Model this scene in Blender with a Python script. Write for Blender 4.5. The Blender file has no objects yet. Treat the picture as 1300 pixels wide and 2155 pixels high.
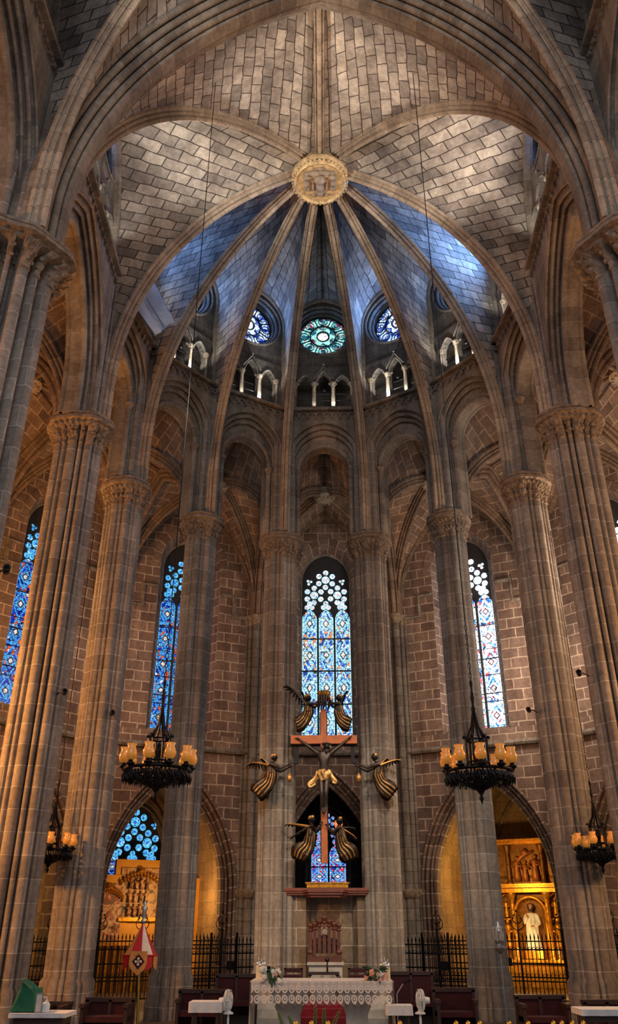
import bpy, bmesh, math, random
from mathutils import Vector, Matrix
random.seed(7)
R = math.radians
C = bpy.context.scene.collection
V = Vector

# ------------------------------------------------------------------ camera
F_PX = 1681.0; PITCH = R(27.5); YAW = R(1.28)
cam_d = bpy.data.cameras.new('camera'); cam = bpy.data.objects.new('camera', cam_d)
C.objects.link(cam); bpy.context.scene.camera = cam
cam_d.sensor_fit = 'VERTICAL'; cam_d.sensor_height = 36.0; cam_d.lens = F_PX/2155*36
cam_d.clip_end = 300
cam.location = (0, 0, 0); cam.rotation_euler = (R(90)+PITCH, 0, YAW)

def at(px, py, Y):
    """world point on the plane y=Y that the photograph shows at pixel px,py"""
    u = px-650; v = 1077.5-py
    d = V((u, F_PX*math.cos(PITCH)-v*math.sin(PITCH), F_PX*math.sin(PITCH)+v*math.cos(PITCH)))
    x = d.x*math.cos(YAW)-d.y*math.sin(YAW); y = d.x*math.sin(YAW)+d.y*math.cos(YAW)
    return V((x*Y/y, Y, d.z*Y/y))

# ------------------------------------------------------------------ world, exposure
vs = bpy.context.scene.view_settings
vs.view_transform = 'Standard'; vs.look = 'None'; vs.gamma = 1; vs.use_curve_mapping = False
vs.exposure = 0.75
w = bpy.data.worlds.new('world'); bpy.context.scene.world = w; w.use_nodes = True
bg = w.node_tree.nodes['Background']; bg.inputs[0].default_value = (0.80, 0.82, 0.92, 1); bg.inputs[1].default_value = 0.30

def lamp(kind, name, loc, energy, color=(1, 1, 1), size=0.2, target=None, angle=60, blend=.6, sizey=None):
    d = bpy.data.lights.new(name, kind); o = bpy.data.objects.new(name, d); C.objects.link(o)
    o.location = loc; d.energy = energy; d.color = color
    if kind == 'AREA':
        d.size = size
        if sizey: d.shape = 'RECTANGLE'; d.size_y = sizey
    elif kind == 'SUN': d.angle = R(size)
    else: d.shadow_soft_size = size
    if kind == 'SPOT': d.spot_size = R(angle); d.spot_blend = blend
    if target is not None: o.rotation_euler = (V(target)-V(loc)).to_track_quat('-Z', 'Y').to_euler()
    return o

WARM = (1.0, .50, .16); ORANGE = (1.0, .42, .10); COOL = (.62, .78, 1.0); WHITE = (1, .93, .84); BLUE = (.12, .30, 1.0)
# aisle floodlights (warm), one in each side aisle and in the bays before them
lamp('POINT', 'aisle_lamp_west_left', (-9.6, 14.6, 4.5), 1400, ORANGE, .25)
lamp('POINT', 'aisle_lamp_west_right', (9.6, 14.6, 4.5), 800, WARM, .25)
lamp('POINT', 'aisle_lamp_near_left', (-9.4, 7.6, 9.0), 420, ORANGE, .25)
lamp('POINT', 'aisle_lamp_near_right', (9.4, 7.6, 9.0), 380, ORANGE, .25)
# ambulatory lamps on top of the piers
lamp('POINT', 'ambulatory_lamp_left', (-8.3, 20.3, 9.0), 200, WARM, .2)
lamp('POINT', 'ambulatory_lamp_right', (8.3, 20.3, 9.0), 420, (1, .76, .56), .2)
lamp('POINT', 'ambulatory_lamp_right_far', (5.6, 24.6, 8.0), 300, (1, .78, .60), .2)
lamp('POINT', 'ambulatory_lamp_left_far', (-5.6, 24.6, 8.0), 110, (1, .74, .58), .2)
lamp('POINT', 'ambulatory_lamp_centre', (0.0, 26.6, 11.2), 16, (1, .8, .62), .2)
# presbytery spotlights
lamp('SPOT', 'presbytery_spot_left', (-4.0, 10.6, 11.5), 2100, (1, .80, .60), .25, (0.2, 24, 1.0), 32, .8)
lamp('SPOT', 'presbytery_spot_right', (4.0, 10.6, 11.5), 2400, (1, .84, .64), .25, (0.3, 24, 1.0), 32, .8)
# vault floods from the galleries
lamp('SPOT', 'vault_flood_left', (-5.3, 13.9, 17.1), 1000, WHITE, .2, (-1.2, 15.0, 21.8), 100, .7)
lamp('SPOT', 'vault_flood_right', (5.3, 13.9, 17.1), 850, (1, .88, .78), .2, (1.6, 15.4, 21.8), 100, .7)
lamp('SPOT', 'near_vault_flood', (-4.6, 9.0, 15.6), 120, (1, .92, .80), .2, (0, 9.6, 21), 95, .7)
lamp('SPOT', 'near_vault_flood_right', (4.6, 9.0, 15.6), 90, (1, .80, .6), .2, (0, 9.6, 21), 95, .7)

# soft fill added behind the camera to brighten the gallery walls
lamp('AREA', 'nave_fill_light', (0, -8, 17), 600, (.86, .90, 1.0), 9, (0, 20, 14))
# gallery uplights that stand on the string course, and light falling in through the roses
# facet: (offset of the brighter uplight, uplight power, flood power, rose daylight power)
GAL = {1: (1.7, 1.0, .3, 10), 2: (.35, 1, .0, 90), 3: (.35, 1.2, 1.5, 50), 4: (.35, .8, 1.3, 45), 5: (.35, .4, .2, 10), 6: (-.35, 1.3, .8, 80), 7: (-.35, 1.5, .9, 30), 8: (-.35, 1.3, 1.8, 260), 9: (-1.7, 1.2, .3, 20)}

# ------------------------------------------------------------------ mesh builder
class MB:
    def __init__(s): s.v = []; s.f = []; s.uv = []; s.m = []
    def face(s, pts, uvs=None, mi=0):
        pts = [V(p) for p in pts]
        b = len(s.v); s.v.extend(pts); s.f.append(list(range(b, b+len(pts))))
        if uvs is None:
            n = V((0, 0, 0))
            for i in range(len(pts)):
                a = pts[i]; c = pts[(i+1) % len(pts)]; n += a.cross(c)
            if n.length > 1e-12: n.normalize()
            if abs(n.z) > .75: uvs = [(p.x, p.y) for p in pts]
            else:
                t = V((-n.y, n.x, 0))
                if t.length > 1e-9: t.normalize()
                uvs = [(p.dot(t), p.z) for p in pts]
        s.uv.append([tuple(u) for u in uvs]); s.m.append(mi)
    def grid(s, rows, uvs=None, closed=False, mi=0):
        """rows: list of rings of points; quads share vertices"""
        n = len(rows[0]); b = len(s.v)
        for r_ in rows: s.v.extend(V(p) for p in r_)
        # default uv: perimeter x path length
        if uvs is None:
            uvs = []
            vl = 0
            for j, r_ in enumerate(rows):
                if j:
                    k = n//2
                    vl += (V(rows[j][k])-V(rows[j-1][k])).length
                ul = 0; row = [(0, vl)]
                for i in range(1, n+1):
                    ul += (V(r_[i % n])-V(r_[i-1])).length; row.append((ul, vl))
                uvs.append(row)
        for j in range(len(rows)-1):
            for i in range(n if closed else n-1):
                i2 = (i+1) % n
                s.f.append([b+j*n+i, b+j*n+i2, b+(j+1)*n+i2, b+(j+1)*n+i])
                s.uv.append([uvs[j][i], uvs[j][i+1], uvs[j+1][i+1], uvs[j+1][i]]); s.m.append(mi)
    def sweep(s, path, prof, B, closed_prof=True, mi=0, caps=True):
        """prof = list of (b, n): b along the binormal B, n along N = B x T"""
        B = V(B).normalized(); rows = []
        P = [V(p) for p in path]
        for i, p in enumerate(P):
            if i == 0: T = P[1]-P[0]
            elif i == len(P)-1: T = P[-1]-P[-2]
            else: T = (P[i+1]-P[i]).normalized()+(P[i]-P[i-1]).normalized()
            T = T.normalized(); N = B.cross(T); N.normalize()
            sc = 1.0
            if 0 < i < len(P)-1:
                c = T.dot((P[i+1]-P[i]).normalized()); sc = 1/max(c, .5)
            rows.append([p+B*b+N*n*sc for b, n in prof])
        s.grid(rows, closed=closed_prof, mi=mi)
        if caps and closed_prof:
            s.face(rows[0][::-1], mi=mi); s.face(rows[-1], mi=mi)
    def tube(s, path, r, n=8, mi=0, cap=True):
        P = [V(p) for p in path]; rows = []
        rr = r if isinstance(r, (list, tuple)) else [r]*len(P)
        T0 = (P[1]-P[0]).normalized()
        U = T0.orthogonal().normalized()
        for i, p in enumerate(P):
            T = ((P[min(i+1, len(P)-1)]-P[max(i-1, 0)])).normalized()
            U = (U-T*U.dot(T)).normalized(); W = T.cross(U)
            rows.append([p+(U*math.cos(2*math.pi*k/n)+W*math.sin(2*math.pi*k/n))*rr[i] for k in range(n)])
        s.grid(rows, closed=True, mi=mi)
        if cap: s.face(rows[0][::-1], mi=mi); s.face(rows[-1], mi=mi)
    def lathe(s, prof, c=(0, 0, 0), n=16, mi=0, axis=None, cap=True):
        c = V(c); rows = []
        if axis is None: X, Y_, Z = V((1, 0, 0)), V((0, 1, 0)), V((0, 0, 1))
        else:
            Z = V(axis).normalized(); X = Z.orthogonal().normalized(); Y_ = Z.cross(X)
        for r_, z in prof:
            rows.append([c+(X*math.cos(2*math.pi*k/n)+Y_*math.sin(2*math.pi*k/n))*r_+Z*z for k in range(n)])
        s.grid(rows, closed=True, mi=mi)
        if cap:
            if prof[0][0] > 1e-5: s.face(rows[0][::-1], mi=mi)
            if prof[-1][0] > 1e-5: s.face(rows[-1], mi=mi)
    def box(s, c, sz, rz=0, mi=0, mat=None):
        c = V(c); hx, hy, hz = sz[0]/2, sz[1]/2, sz[2]/2
        M_ = Matrix.Rotation(rz, 3, 'Z') if mat is None else mat
        p = [c+M_@V((x*hx, y*hy, z*hz)) for x, y, z in ((-1,-1,-1),(1,-1,-1),(1,1,-1),(-1,1,-1),(-1,-1,1),(1,-1,1),(1,1,1),(-1,1,1))]
        for q in ((0,3,2,1),(4,5,6,7),(0,1,5,4),(1,2,6,5),(2,3,7,6),(3,0,4,7)): s.face([p[i] for i in q], mi=mi)
    def bar(s, a, b, w_, d_=None, mi=0):
        a = V(a); b = V(b); T = (b-a); L = T.length; T.normalize()
        X = T.cross(V((0, 1, 0)))
        if X.length < .05: X = T.cross(V((1, 0, 0)))
        X.normalize(); Y_ = T.cross(X)
        M_ = Matrix((X, Y_, T)).transposed()
        s.box((a+b)/2, (w_, d_ or w_, L), mat=M_, mi=mi)
    def ball(s, c, r, n=8, mi=0, sc=(1, 1, 1)):
        c = V(c); rows = []
        for j in range(n+1):
            t = math.pi*j/n
            rows.append([c+V((math.sin(t)*math.cos(2*math.pi*k/(n+2))*sc[0], math.sin(t)*math.sin(2*math.pi*k/(n+2))*sc[1], -math.cos(t)*sc[2]))*r for k in range(n+2)])
        s.grid(rows, closed=True, mi=mi)
    def build(s, name, mat, parent=None, smooth=False, origin=None, autos=None, weld=True):
        me = bpy.data.meshes.new(name)
        o_ = V(origin) if origin is not None else V((0, 0, 0))
        me.from_pydata([tuple(p-o_) for p in s.v], [], s.f)
        uvl = me.uv_layers.new(name='UVMap')
        i = 0
        flat = []
        for fu in s.uv:
            for u in fu: flat.extend(u)
        uvl.data.foreach_set('uv', flat)
        mats = mat if isinstance(mat, (list, tuple)) else [mat]
        for m_ in mats: me.materials.append(m_)
        me.polygons.foreach_set('material_index', s.m)
        if weld:
            bm = bmesh.new(); bm.from_mesh(me)
            bmesh.ops.remove_doubles(bm, verts=bm.verts, dist=1e-4)
            bm.to_mesh(me); bm.free()
        me.update()
        if smooth or autos:
            me.shade_smooth()
            if autos:
                try: me.set_sharp_from_angle(angle=R(autos))
                except Exception: pass
        o = bpy.data.objects.new(name, me); C.objects.link(o)
        if parent is not None: o.parent = parent
        pw = V((0, 0, 0)); q = parent
        while q is not None: pw += q.location; q = q.parent
        o.location = o_-pw
        return o

def root(name, loc, label, cat, group=None):
    o = bpy.data.objects.new(name, None); C.objects.link(o); o.location = loc; o.empty_display_size = .1
    o['label'] = label; o['category'] = cat
    if group: o['group'] = group
    bpy.context.view_layer.update()
    return o
def tag(o, label, cat, group=None, kind=None):
    o['label'] = label; o['category'] = cat
    if group: o['group'] = group
    if kind: o['kind'] = kind
    return o
def struct(o): o['kind'] = 'structure'; return o
def sroot(name, loc=(0, 0, 0)):
    o = bpy.data.objects.new(name, None); C.objects.link(o); o.location = loc; o['kind'] = 'structure'; return o

# ------------------------------------------------------------------ materials
def srgb(r, g, b):
    f = lambda c: (c/255/12.92) if c/255 <= .04045 else ((c/255+.055)/1.055)**2.4
    return (f(r), f(g), f(b), 1)
class NT:
    def __init__(s, name):
        s.m = bpy.data.materials.new(name); s.m.use_nodes = True
        s.t = s.m.node_tree; s.b = s.t.nodes['Principled BSDF']; s.out = s.t.nodes['Material Output']
    def n(s, t, **k):
        o = s.t.nodes.new(t)
        for a, v in k.items():
            if a.startswith('i_'):
                key = a[2:]; key = int(key) if key.isdigit() else key.replace('_', ' ')
                o.inputs[key].default_value = v
            else: setattr(o, a, v)
        return o
    def l(s, a, b): s.t.links.new(a, b)
    def math(s, op, a, b=None, c=None):
        o = s.t.nodes.new('ShaderNodeMath'); o.operation = op
        for i, x in enumerate((a, b, c)):
            if x is None: continue
            if isinstance(x, (int, float)): o.inputs[i].default_value = x
            else: s.l(x, o.inputs[i])
        return o.outputs[0]
    def mix(s, fac, a, b, mode='MIX'):
        o = s.t.nodes.new('ShaderNodeMix'); o.data_type = 'RGBA'; o.blend_type = mode
        for i, x in ((0, fac), (6, a), (7, b)):
            if isinstance(x, (int, float, tuple)): o.inputs[i].default_value = x
            else: s.l(x, o.inputs[i])
        return o.outputs[2]
    def ramp(s, x, stops, interp='LINEAR'):
        o = s.t.nodes.new('ShaderNodeValToRGB'); o.color_ramp.interpolation = interp
        cr = o.color_ramp
        while len(cr.elements) < len(stops): cr.elements.new(.5)
        for e, (p, c) in zip(cr.elements, stops): e.position = p; e.color = c
        s.l(x, o.inputs[0]); return o.outputs[0]

def stone(name, c1, c2, mortar, bw=.6, bh=.3, ms=.02, bump=.5, stain=.5, rough=.85, distort=.012, off=.5, patch=1.0):
    t = NT(name)
    uv = t.n('ShaderNodeTexCoord'); geo = t.n('ShaderNodeNewGeometry')
    nz = t.n('ShaderNodeTexNoise', i_Scale=2.2, i_Detail=2); t.l(geo.outputs['Position'], nz.inputs['Vector'])
    sub = t.n('ShaderNodeVectorMath', operation='SUBTRACT'); t.l(nz.outputs['Color'], sub.inputs[0]); sub.inputs[1].default_value = (.5, .5, .5)
    sc = t.n('ShaderNodeVectorMath', operation='SCALE'); t.l(sub.outputs[0], sc.inputs[0]); sc.inputs['Scale'].default_value = distort*6
    ad = t.n('ShaderNodeVectorMath', operation='ADD'); t.l(uv.outputs['UV'], ad.inputs[0]); t.l(sc.outputs[0], ad.inputs[1])
    br = t.n('ShaderNodeTexBrick', offset=off, squash=1.0)
    br.inputs['Scale'].default_value = 1; br.inputs['Brick Width'].default_value = bw; br.inputs['Row Height'].default_value = bh
    br.inputs['Mortar Size'].default_value = ms; br.inputs['Mortar Smooth'].default_value = .25; br.inputs['Bias'].default_value = -.1
    br.inputs['Color1'].default_value = c1; br.inputs['Color2'].default_value = c2; br.inputs['Mortar'].default_value = mortar
    t.l(ad.outputs[0], br.inputs['Vector'])
    n1 = t.n('ShaderNodeTexNoise', i_Scale=.55, i_Detail=5, i_Roughness=.6); t.l(geo.outputs['Position'], n1.inputs['Vector'])
    st = t.ramp(n1.outputs['Fac'], [(.32, (1-stain, 1-stain, 1-stain*.95, 1)), (.62, (1.0, 1.0, 1.0, 1))])
    n2 = t.n('ShaderNodeTexNoise', i_Scale=9, i_Detail=6, i_Roughness=.65); t.l(geo.outputs['Position'], n2.inputs['Vector'])
    gr = t.ramp(n2.outputs['Fac'], [(.3, (.70, .68, .66, 1)), (.7, (1.15, 1.15, 1.15, 1))])
    c = t.mix(1.0, br.outputs['Color'], st, 'MULTIPLY'); c = t.mix(1.0, c, gr, 'MULTIPLY')
    # stains running down
    mp = t.n('ShaderNodeMapping'); mp.inputs['Scale'].default_value = (2.2, 2.2, .16); t.l(geo.outputs['Position'], mp.inputs['Vector'])
    n3 = t.n('ShaderNodeTexNoise', i_Scale=1.2, i_Detail=5); t.l(mp.outputs[0], n3.inputs['Vector'])
    dr = t.ramp(n3.outputs['Fac'], [(.38, (.62, .60, .60, 1)), (.56, (1, 1, 1, 1))])
    c = t.mix(.7*patch, c, dr, 'MULTIPLY')
    t.l(c, t.b.inputs['Base Color']); t.b.inputs['Roughness'].default_value = rough
    t.b.inputs['Specular IOR Level'].default_value = .25
    inv = t.math('SUBTRACT', 1.0, br.outputs['Fac']); h = t.math('MULTIPLY_ADD', n2.outputs['Fac'], .35, inv)
    bp = t.n('ShaderNodeBump', i_Strength=bump, i_Distance=.02); t.l(h, bp.inputs['Height']); t.l(bp.outputs[0], t.b.inputs['Normal'])
    return t.m

def plain(name, c, rough=.6, metal=0, noise=.25, nscale=12, spec=.5, bump=.15, coat=0, trans=0, alpha=1, emis=None, es=0, sheen=0):
    t = NT(name)
    geo = t.n('ShaderNodeTexCoord')
    n2 = t.n('ShaderNodeTexNoise', i_Scale=nscale, i_Detail=4); t.l(geo.outputs['Object'], n2.inputs['Vector'])
    gr = t.ramp(n2.outputs['Fac'], [(.3, (1-noise, 1-noise, 1-noise, 1)), (.7, (1+noise*.4, 1+noise*.4, 1+noise*.4, 1))])
    cc = t.mix(1.0, c, gr, 'MULTIPLY'); t.l(cc, t.b.inputs['Base Color'])
    t.b.inputs['Roughness'].default_value = rough; t.b.inputs['Metallic'].default_value = metal
    t.b.inputs['Specular IOR Level'].default_value = spec
    if coat: t.b.inputs['Coat Weight'].default_value = coat
    if trans: t.b.inputs['Transmission Weight'].default_value = trans
    if emis: t.b.inputs['Emission Color'].default_value = emis; t.b.inputs['Emission Strength'].default_value = es
    if bump:
        bp = t.n('ShaderNodeBump', i_Strength=bump, i_Distance=.01); t.l(n2.outputs['Fac'], bp.inputs['Height']); t.l(bp.outputs[0], t.b.inputs['Normal'])
    return t.m

S_pier = stone('pier_stone', srgb(150,140,128), srgb(126,116,106), srgb(182,174,162), 1.3, .42, .010, .6, .35, distort=.005)
S_arch = stone('arch_stone', srgb(150,138,122), srgb(122,110,98), srgb(166,154,138), 3.0, .40, .010, .6, .45, distort=.004)
S_rib = stone('rib_stone', srgb(178,160,138), srgb(152,134,114), srgb(118,104,90), 3.0, .50, .008, .5, .35, distort=.003)
S_web = stone('vault_stone', srgb(192,180,164), srgb(128,118,110), srgb(80,72,66), .62, .34, .018, .6, .58, distort=.02)
S_wall = stone('ambulatory_stone', srgb(132,112,100), srgb(98,80,72), srgb(178,162,146), .58, .36, .022, .7, .45)
S_wall2 = stone('clerestory_stone', srgb(134,126,116), srgb(110,102,94), srgb(80,76,70), .60, .36, .010, .4, .5)
S_ash = stone('ashlar_screen', srgb(146,130,110), srgb(126,110,92), srgb(196,186,166), .62, .42, .013, .3, .3, distort=.003)
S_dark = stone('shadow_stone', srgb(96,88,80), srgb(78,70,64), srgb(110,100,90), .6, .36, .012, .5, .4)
S_carve = plain('carved_stone', srgb(150,134,114), .85, noise=.45, nscale=6, spec=.2, bump=.5)
S_cap = plain('capital_stone', srgb(128,112,96), .85, noise=.5, nscale=9, spec=.2, bump=.6)
S_floor = stone('floor_stone', srgb(104,94,84), srgb(84,76,68), srgb(60,54,50), .6, .6, .01, .2, .4, .5)

def arc_pts(hw, rise, n=12):
    """half arch from (hw,0) up to (0,rise): pointed circular arc, or elliptical when low"""
    out = []
    if rise >= hw*.999:
        ro = (hw*hw+rise*rise)/(2*hw); cx = hw-ro
        a1 = math.atan2(rise, -cx)
        for i in range(n+1):
            a = a1*i/n; out.append((cx+ro*math.cos(a), ro*math.sin(a)))
    else:
        for i in range(n+1):
            a = math.pi/2*i/n; out.append((hw*math.cos(a), rise*math.sin(a)))
    return out
def opening(hw, z0, spring, apex, n=12, c=0):
    h = arc_pts(hw, apex-spring, n)
    L = [(c-hw, z0)]+[(c-x, spring+z) for x, z in h]
    Rr = [(c+x, spring+z) for x, z in h[::-1]][1:]+[(c+hw, z0)]
    return L+Rr

class Frame:
    """vertical facet frame: a->b on plan, s along, d outward (away from the choir), z up"""
    def __init__(f, a, b, centre=(0, 17.13)):
        f.a = V((a[0], a[1], 0)); f.b = V((b[0], b[1], 0)); f.L = (f.b-f.a).length
        f.t = (f.b-f.a).normalized(); f.o = (f.a+f.b)/2
        n = V((-f.t.y, f.t.x, 0))
        c = V((centre[0], centre[1], 0))
        if n.dot(f.o-c) < 0: n = -n
        f.n = n
    def p(f, s, d, z): return f.o+f.t*s+f.n*d+V((0, 0, z))

def panel(mb, F, s0, s1, z0, z1, op, d, mi=0):
    """flat face with an opening (list from opening()), at depth d"""
    P = lambda s, z: F.p(s, d, z)
    uvp = lambda pts: mb.face([P(*q) for q in pts], [q for q in pts], mi)
    n = len(op); half = n//2
    hwL = op[0][0]; hwR = op[-1][0]
    # jambs
    uvp([(s0, z0), (hwL, z0), (hwL, op[1][1]), (s0, op[1][1])])
    uvp([(hwR, z0), (s1, z0), (s1, op[-2][1]), (hwR, op[-2][1])])
    uvp([(s0, op[1][1]), (hwL, op[1][1]), (hwL, z1), (s0, z1)])
    uvp([(hwR, op[-2][1]), (s1, op[-2][1]), (s1, z1), (hwR, z1)])
    for i in range(1, n-2):
        a, b = op[i], op[i+1]
        uvp([a, b, (b[0], z1), (a[0], z1)])
def ring(mb, F, A, B, dA, dB, mi=0):
    """surface between two opening curves (equal counts)"""
    rows = [[F.p(s, dA, z) for s, z in A], [F.p(s, dB, z) for s, z in B]]
    L = 0; u = [0]
    for i in range(1, len(A)):
        L += math.hypot(A[i][0]-A[i-1][0], A[i][1]-A[i-1][1]); u.append(L)
    wv = abs(dA-dB)+math.hypot(A[0][0]-B[0][0], 0)
    uv = [[(0, x) for x in u], [(wv, x) for x in u]]
    mb.grid(rows, uv+[], mi=mi) if True else None

def roll(mb, F, op, d, r, mi=0):
    path = [F.p(s, d, z) for s, z in op]
    prof = [(r*math.cos(2*math.pi*k/8), r*math.sin(2*math.pi*k/8)) for k in range(8)]
    mb.sweep(path, prof, F.n, mi=mi)

# ------------------------------------------------------------------ plan
U = 11.27                     # capital height
STR = 16.66                   # gallery string course
FLOOR = -1.95
half = [(1.46, 24.15), (3.91, 22.66), (5.82, 20.42), (6.25, 17.13), (6.05, 11.33), (6.05, 5.3)]
I = [(-x, y) for x, y in half[::-1]]+half          # 12 inner points, left to right
Ro = 12.0
oh = [(Ro*math.sin(R(a)), 17.13+Ro*math.cos(R(a))) for a in (12.857, 38.571, 64.286, 90)]+[(12.0, 11.33), (12.0, 5.3)]
O = [(-x, y) for x, y in oh[::-1]]+oh
BOSS = V((-.05, 17.75, 21.35))
IF = [Frame(I[k], I[k+1]) for k in range(11)]
OF = [Frame(O[k], O[k+1]) for k in range(11)]
for F in (IF[0], IF[1], IF[9], IF[10], OF[0], OF[1], OF[9], OF[10]): pass
def pier_dir(k):
    a = IF[max(k-1, 0)].n; b = IF[min(k, 10)].n
    d = (a+b).normalized(); return d

# ------------------------------------------------------------------ piers
def pier_profile(a, b, shafts, N=160):
    out = []
    for i in range(N):
        ph = 2*math.pi*(i+.5)/N; dx, dy = math.cos(ph), math.sin(ph)
        r_ = 1/math.sqrt((dx/(a*.60))**2+(dy/(b*.60))**2)
        for cx, cy, rad in shafts:
            t = cx*dx+cy*dy; q = rad*rad-(cx*cx+cy*cy-t*t)
            if q > 0: r_ = max(r_, t+math.sqrt(q))
        out.append((r_*dx, r_*dy))
    return out
def shafts_for(a, b):
    s = []
    for sx in (-1, 1):
        s.append((sx*(a-.13), 0, .13)); s.append((0, sx*(b-.12), .12))
        for sy in (-1, 1):
            s.append((sx*a*.585, sy*b*.585, .105))
            s.append((sx*a*.76, sy*b*.33, .055)); s.append((sx*a*.33, sy*b*.76, .055))
    return s

pier_labels = {
 1: 'near left clustered stone pillar, cut off by the left edge, its dark capital level with the big arch spring',
 2: 'clustered stone pillar on the left with an orange-lit flank, beside the leftmost tall blue window',
 3: 'clustered stone pillar on the left between the orange-lit pillar and the red and white parasol',
 4: 'clustered stone pillar standing right behind the red and white parasol',
 5: 'clustered stone pillar directly left of the crucifix',
 6: 'clustered stone pillar directly right of the crucifix',
 7: 'clustered stone pillar behind the right hanging chandelier',
 8: 'clustered stone pillar on the right, just right of the golden altarpiece',
 9: 'clustered stone pillar on the right with a lit capital, right of the golden chapel pillar',
 10: 'near right clustered stone pillar, cut off by the right edge, with a dark capital'}
def make_pier(k):
    a, b = {1: (.92, .85), 2: (.62, .50), 3: (.54, .50), 4: (.48, .48), 5: (.50, .55)}[k if k <= 5 else 11-k]
    x, y = I[k]; d = pier_dir(k); tt = V((-d.y, d.x, 0))
    prof = pier_profile(a, b, shafts_for(a, b))
    n_ = len(prof); rad_ = [math.hypot(*p_) for p_ in prof]
    mx_ = [max(rad_[(i+j) % n_] for j in range(-5, 6)) for i in range(n_)]; sm_ = [sum(mx_[(i+j) % n_] for j in range(-4, 5))/9 for i in range(n_)]
    prof_s = [(p_[0]*r_/q_, p_[1]*r_/q_) for p_, r_, q_ in zip(prof, sm_, rad_)]
    def ring_(sc, z, fl=0, ph=0):
        out = []
        for i, (p, q) in enumerate(prof_s if (sc > 1.2 and U-.1 < z < U+.27) else prof):
            an = 2*math.pi*i/len(prof)
            f = sc*(1+fl*math.sin(an*28+ph))
            out.append(V((x, y, z))+d*(p*f)+tt*(q*f))
        return out
    r0 = root('stone_pillar', (x, y, FLOOR), pier_labels[k], 'pillar')
    def per(rows, z):
        uv = []
        for zz in z:
            u = 0; row = [(0, zz)]
            for i in range(1, len(prof)+1):
                p = prof[i % len(prof)]; q = prof[i-1]; u += math.hypot(p[0]-q[0], p[1]-q[1]); row.append((u, zz))
            uv.append(row)
        return uv
    zs = [FLOOR, FLOOR+.35, FLOOR+.42, FLOOR+.9, FLOOR+.98, U-.55]
    sc = [1.22, 1.22, 1.14, 1.12, 1.0, 1.0]
    m = MB(); rows = [ring_(s, z) for s, z in zip(sc, zs)]; m.grid(rows, per(rows, zs), closed=True)
    m.build('shaft', S_pier, r0, autos=40)
    m = MB()
    L = [(1.0, U-.58, 0), (1.05, U-.55, 0), (1.05, U-.50, 0), (1.0, U-.48, 0), (1.04, U-.38, .03), (1.16, U-.28, .05), (1.08, U-.24, .02), (1.22, U-.14, .05), (1.30, U-.05, .05), (1.22, U-.02, .0),
         (1.24, U+.03, 0), (1.40, U+.06, 0), (1.40, U+.14, 0), (1.30, U+.16, 0), (1.30, U+.18, 0), (1.36, U+.20, 0), (1.36, U+.26, 0), (1.0, U+.28, 0)]
    m.grid([ring_(s, z, f, z*30) for s, z, f in L], closed=True)
    # crockets of leaf carving
    rnd = random.Random(k)
    for j in range(2):
        for i in range(0, len(prof), 4):
            p, q = prof[i]; f = 1.07+.08*j; z = U-.34+.18*j+rnd.uniform(-.03, .03)
            m.ball(V((x, y, z))+d*(p*f)+tt*(q*f), rnd.uniform(.035, .06), 4)
    m.build('capital', S_cap, r0, smooth=False)
    # respond above the capital
    top = 16.0
    m = MB(); zs = [U+.27, top]; sh = .93 if 2 <= k <= 9 else .9
    rows = [ring_(sh, z) for z in zs]; m.grid(rows, per(rows, zs), closed=True)
    m.build('upper_shaft', S_pier, r0, autos=40)
    return r0
for k in range(1, 11): make_pier(k)

# ------------------------------------------------------------------ ribs and vault webs
def rib_path(p0, p1, n=28):
    """arc in a vertical plane from p0 (vertical tangent) to p1"""
    p0 = V(p0); p1 = V(p1); h = V((p1.x-p0.x, p1.y-p0.y, 0)); e = h.length; hd = h/e; H = p1.z-p0.z
    out = []
    if H >= e:
        ro = (e*e+H*H)/(2*e); a1 = math.asin(min(1, H/ro))
        for i in range(n+1):
            a = a1*i/n; out.append(p0+hd*(ro-ro*math.cos(a))+V((0, 0, ro*math.sin(a))))
    else:
        for i in range(n+1):
            a = math.pi/2*i/n; out.append(p0+hd*(e*(1-math.cos(a)))+V((0, 0, H*math.sin(a))))
    return out
def at_frac(path, f):
    """point on path at height fraction f"""
    z0, z1 = path[0].z, path[-1].z; z = z0+(z1-z0)*f
    for i in range(len(path)-1):
        if path[i+1].z >= z-1e-9:
            dz = path[i+1].z-path[i].z; t = 0 if dz < 1e-9 else (z-path[i].z)/dz
            return path[i].lerp(path[i+1], max(0, min(1, t)))
    return path[-1]
def web(mb, A, B, n=22, m=8, sag=.0, mi=0):
    """masonry severy between rib A and arch B, matched by height"""
    rows = []; uvs = []; v = 0; prev = None
    for j in range(n+1):
        f = math.sin(math.pi/2*j/n); a = at_frac(A, f); b = at_frac(B, f)
        if prev is not None: v += ((a+b)/2-prev).length
        prev = (a+b)/2; L = (b-a).length
        rows.append([a.lerp(b, i/m)+V((0, 0, sag*math.sin(math.pi*i/m)*L)) for i in range(m+1)])
        uvs.append([(L*i/m-L/2, v) for i in range(m+2)])
    mb.grid(rows, uvs, mi=mi)
_rh = [(-.19, .03), (-.19, -.05), (-.16, -.075), (-.13, -.065), (-.105, -.10), (-.135, -.14), (-.13, -.19), (-.095, -.205), (-.06, -.17), (-.045, -.20), (-.065, -.27), (-.045, -.325)]
RIBP = _rh+[(0, -.35)]+[(-b, n) for b, n in _rh[::-1]]
def scale_prof(p, s): return [(a*s, b*s) for a, b in p]
def rib_sweep(mb, path, s=1.0, prof=None):
    h = path[-1]-path[0]; h.z = 0; B = h.cross(V((0, 0, 1))).normalized()
    T = (path[1]-path[0]).normalized(); N = B.cross(T)
    # N must point outward (away from the boss): interior side is -N
    if N.dot(h) > 0: B = -B
    mb.sweep(path, scale_prof(prof or RIBP, s), B)

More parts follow.
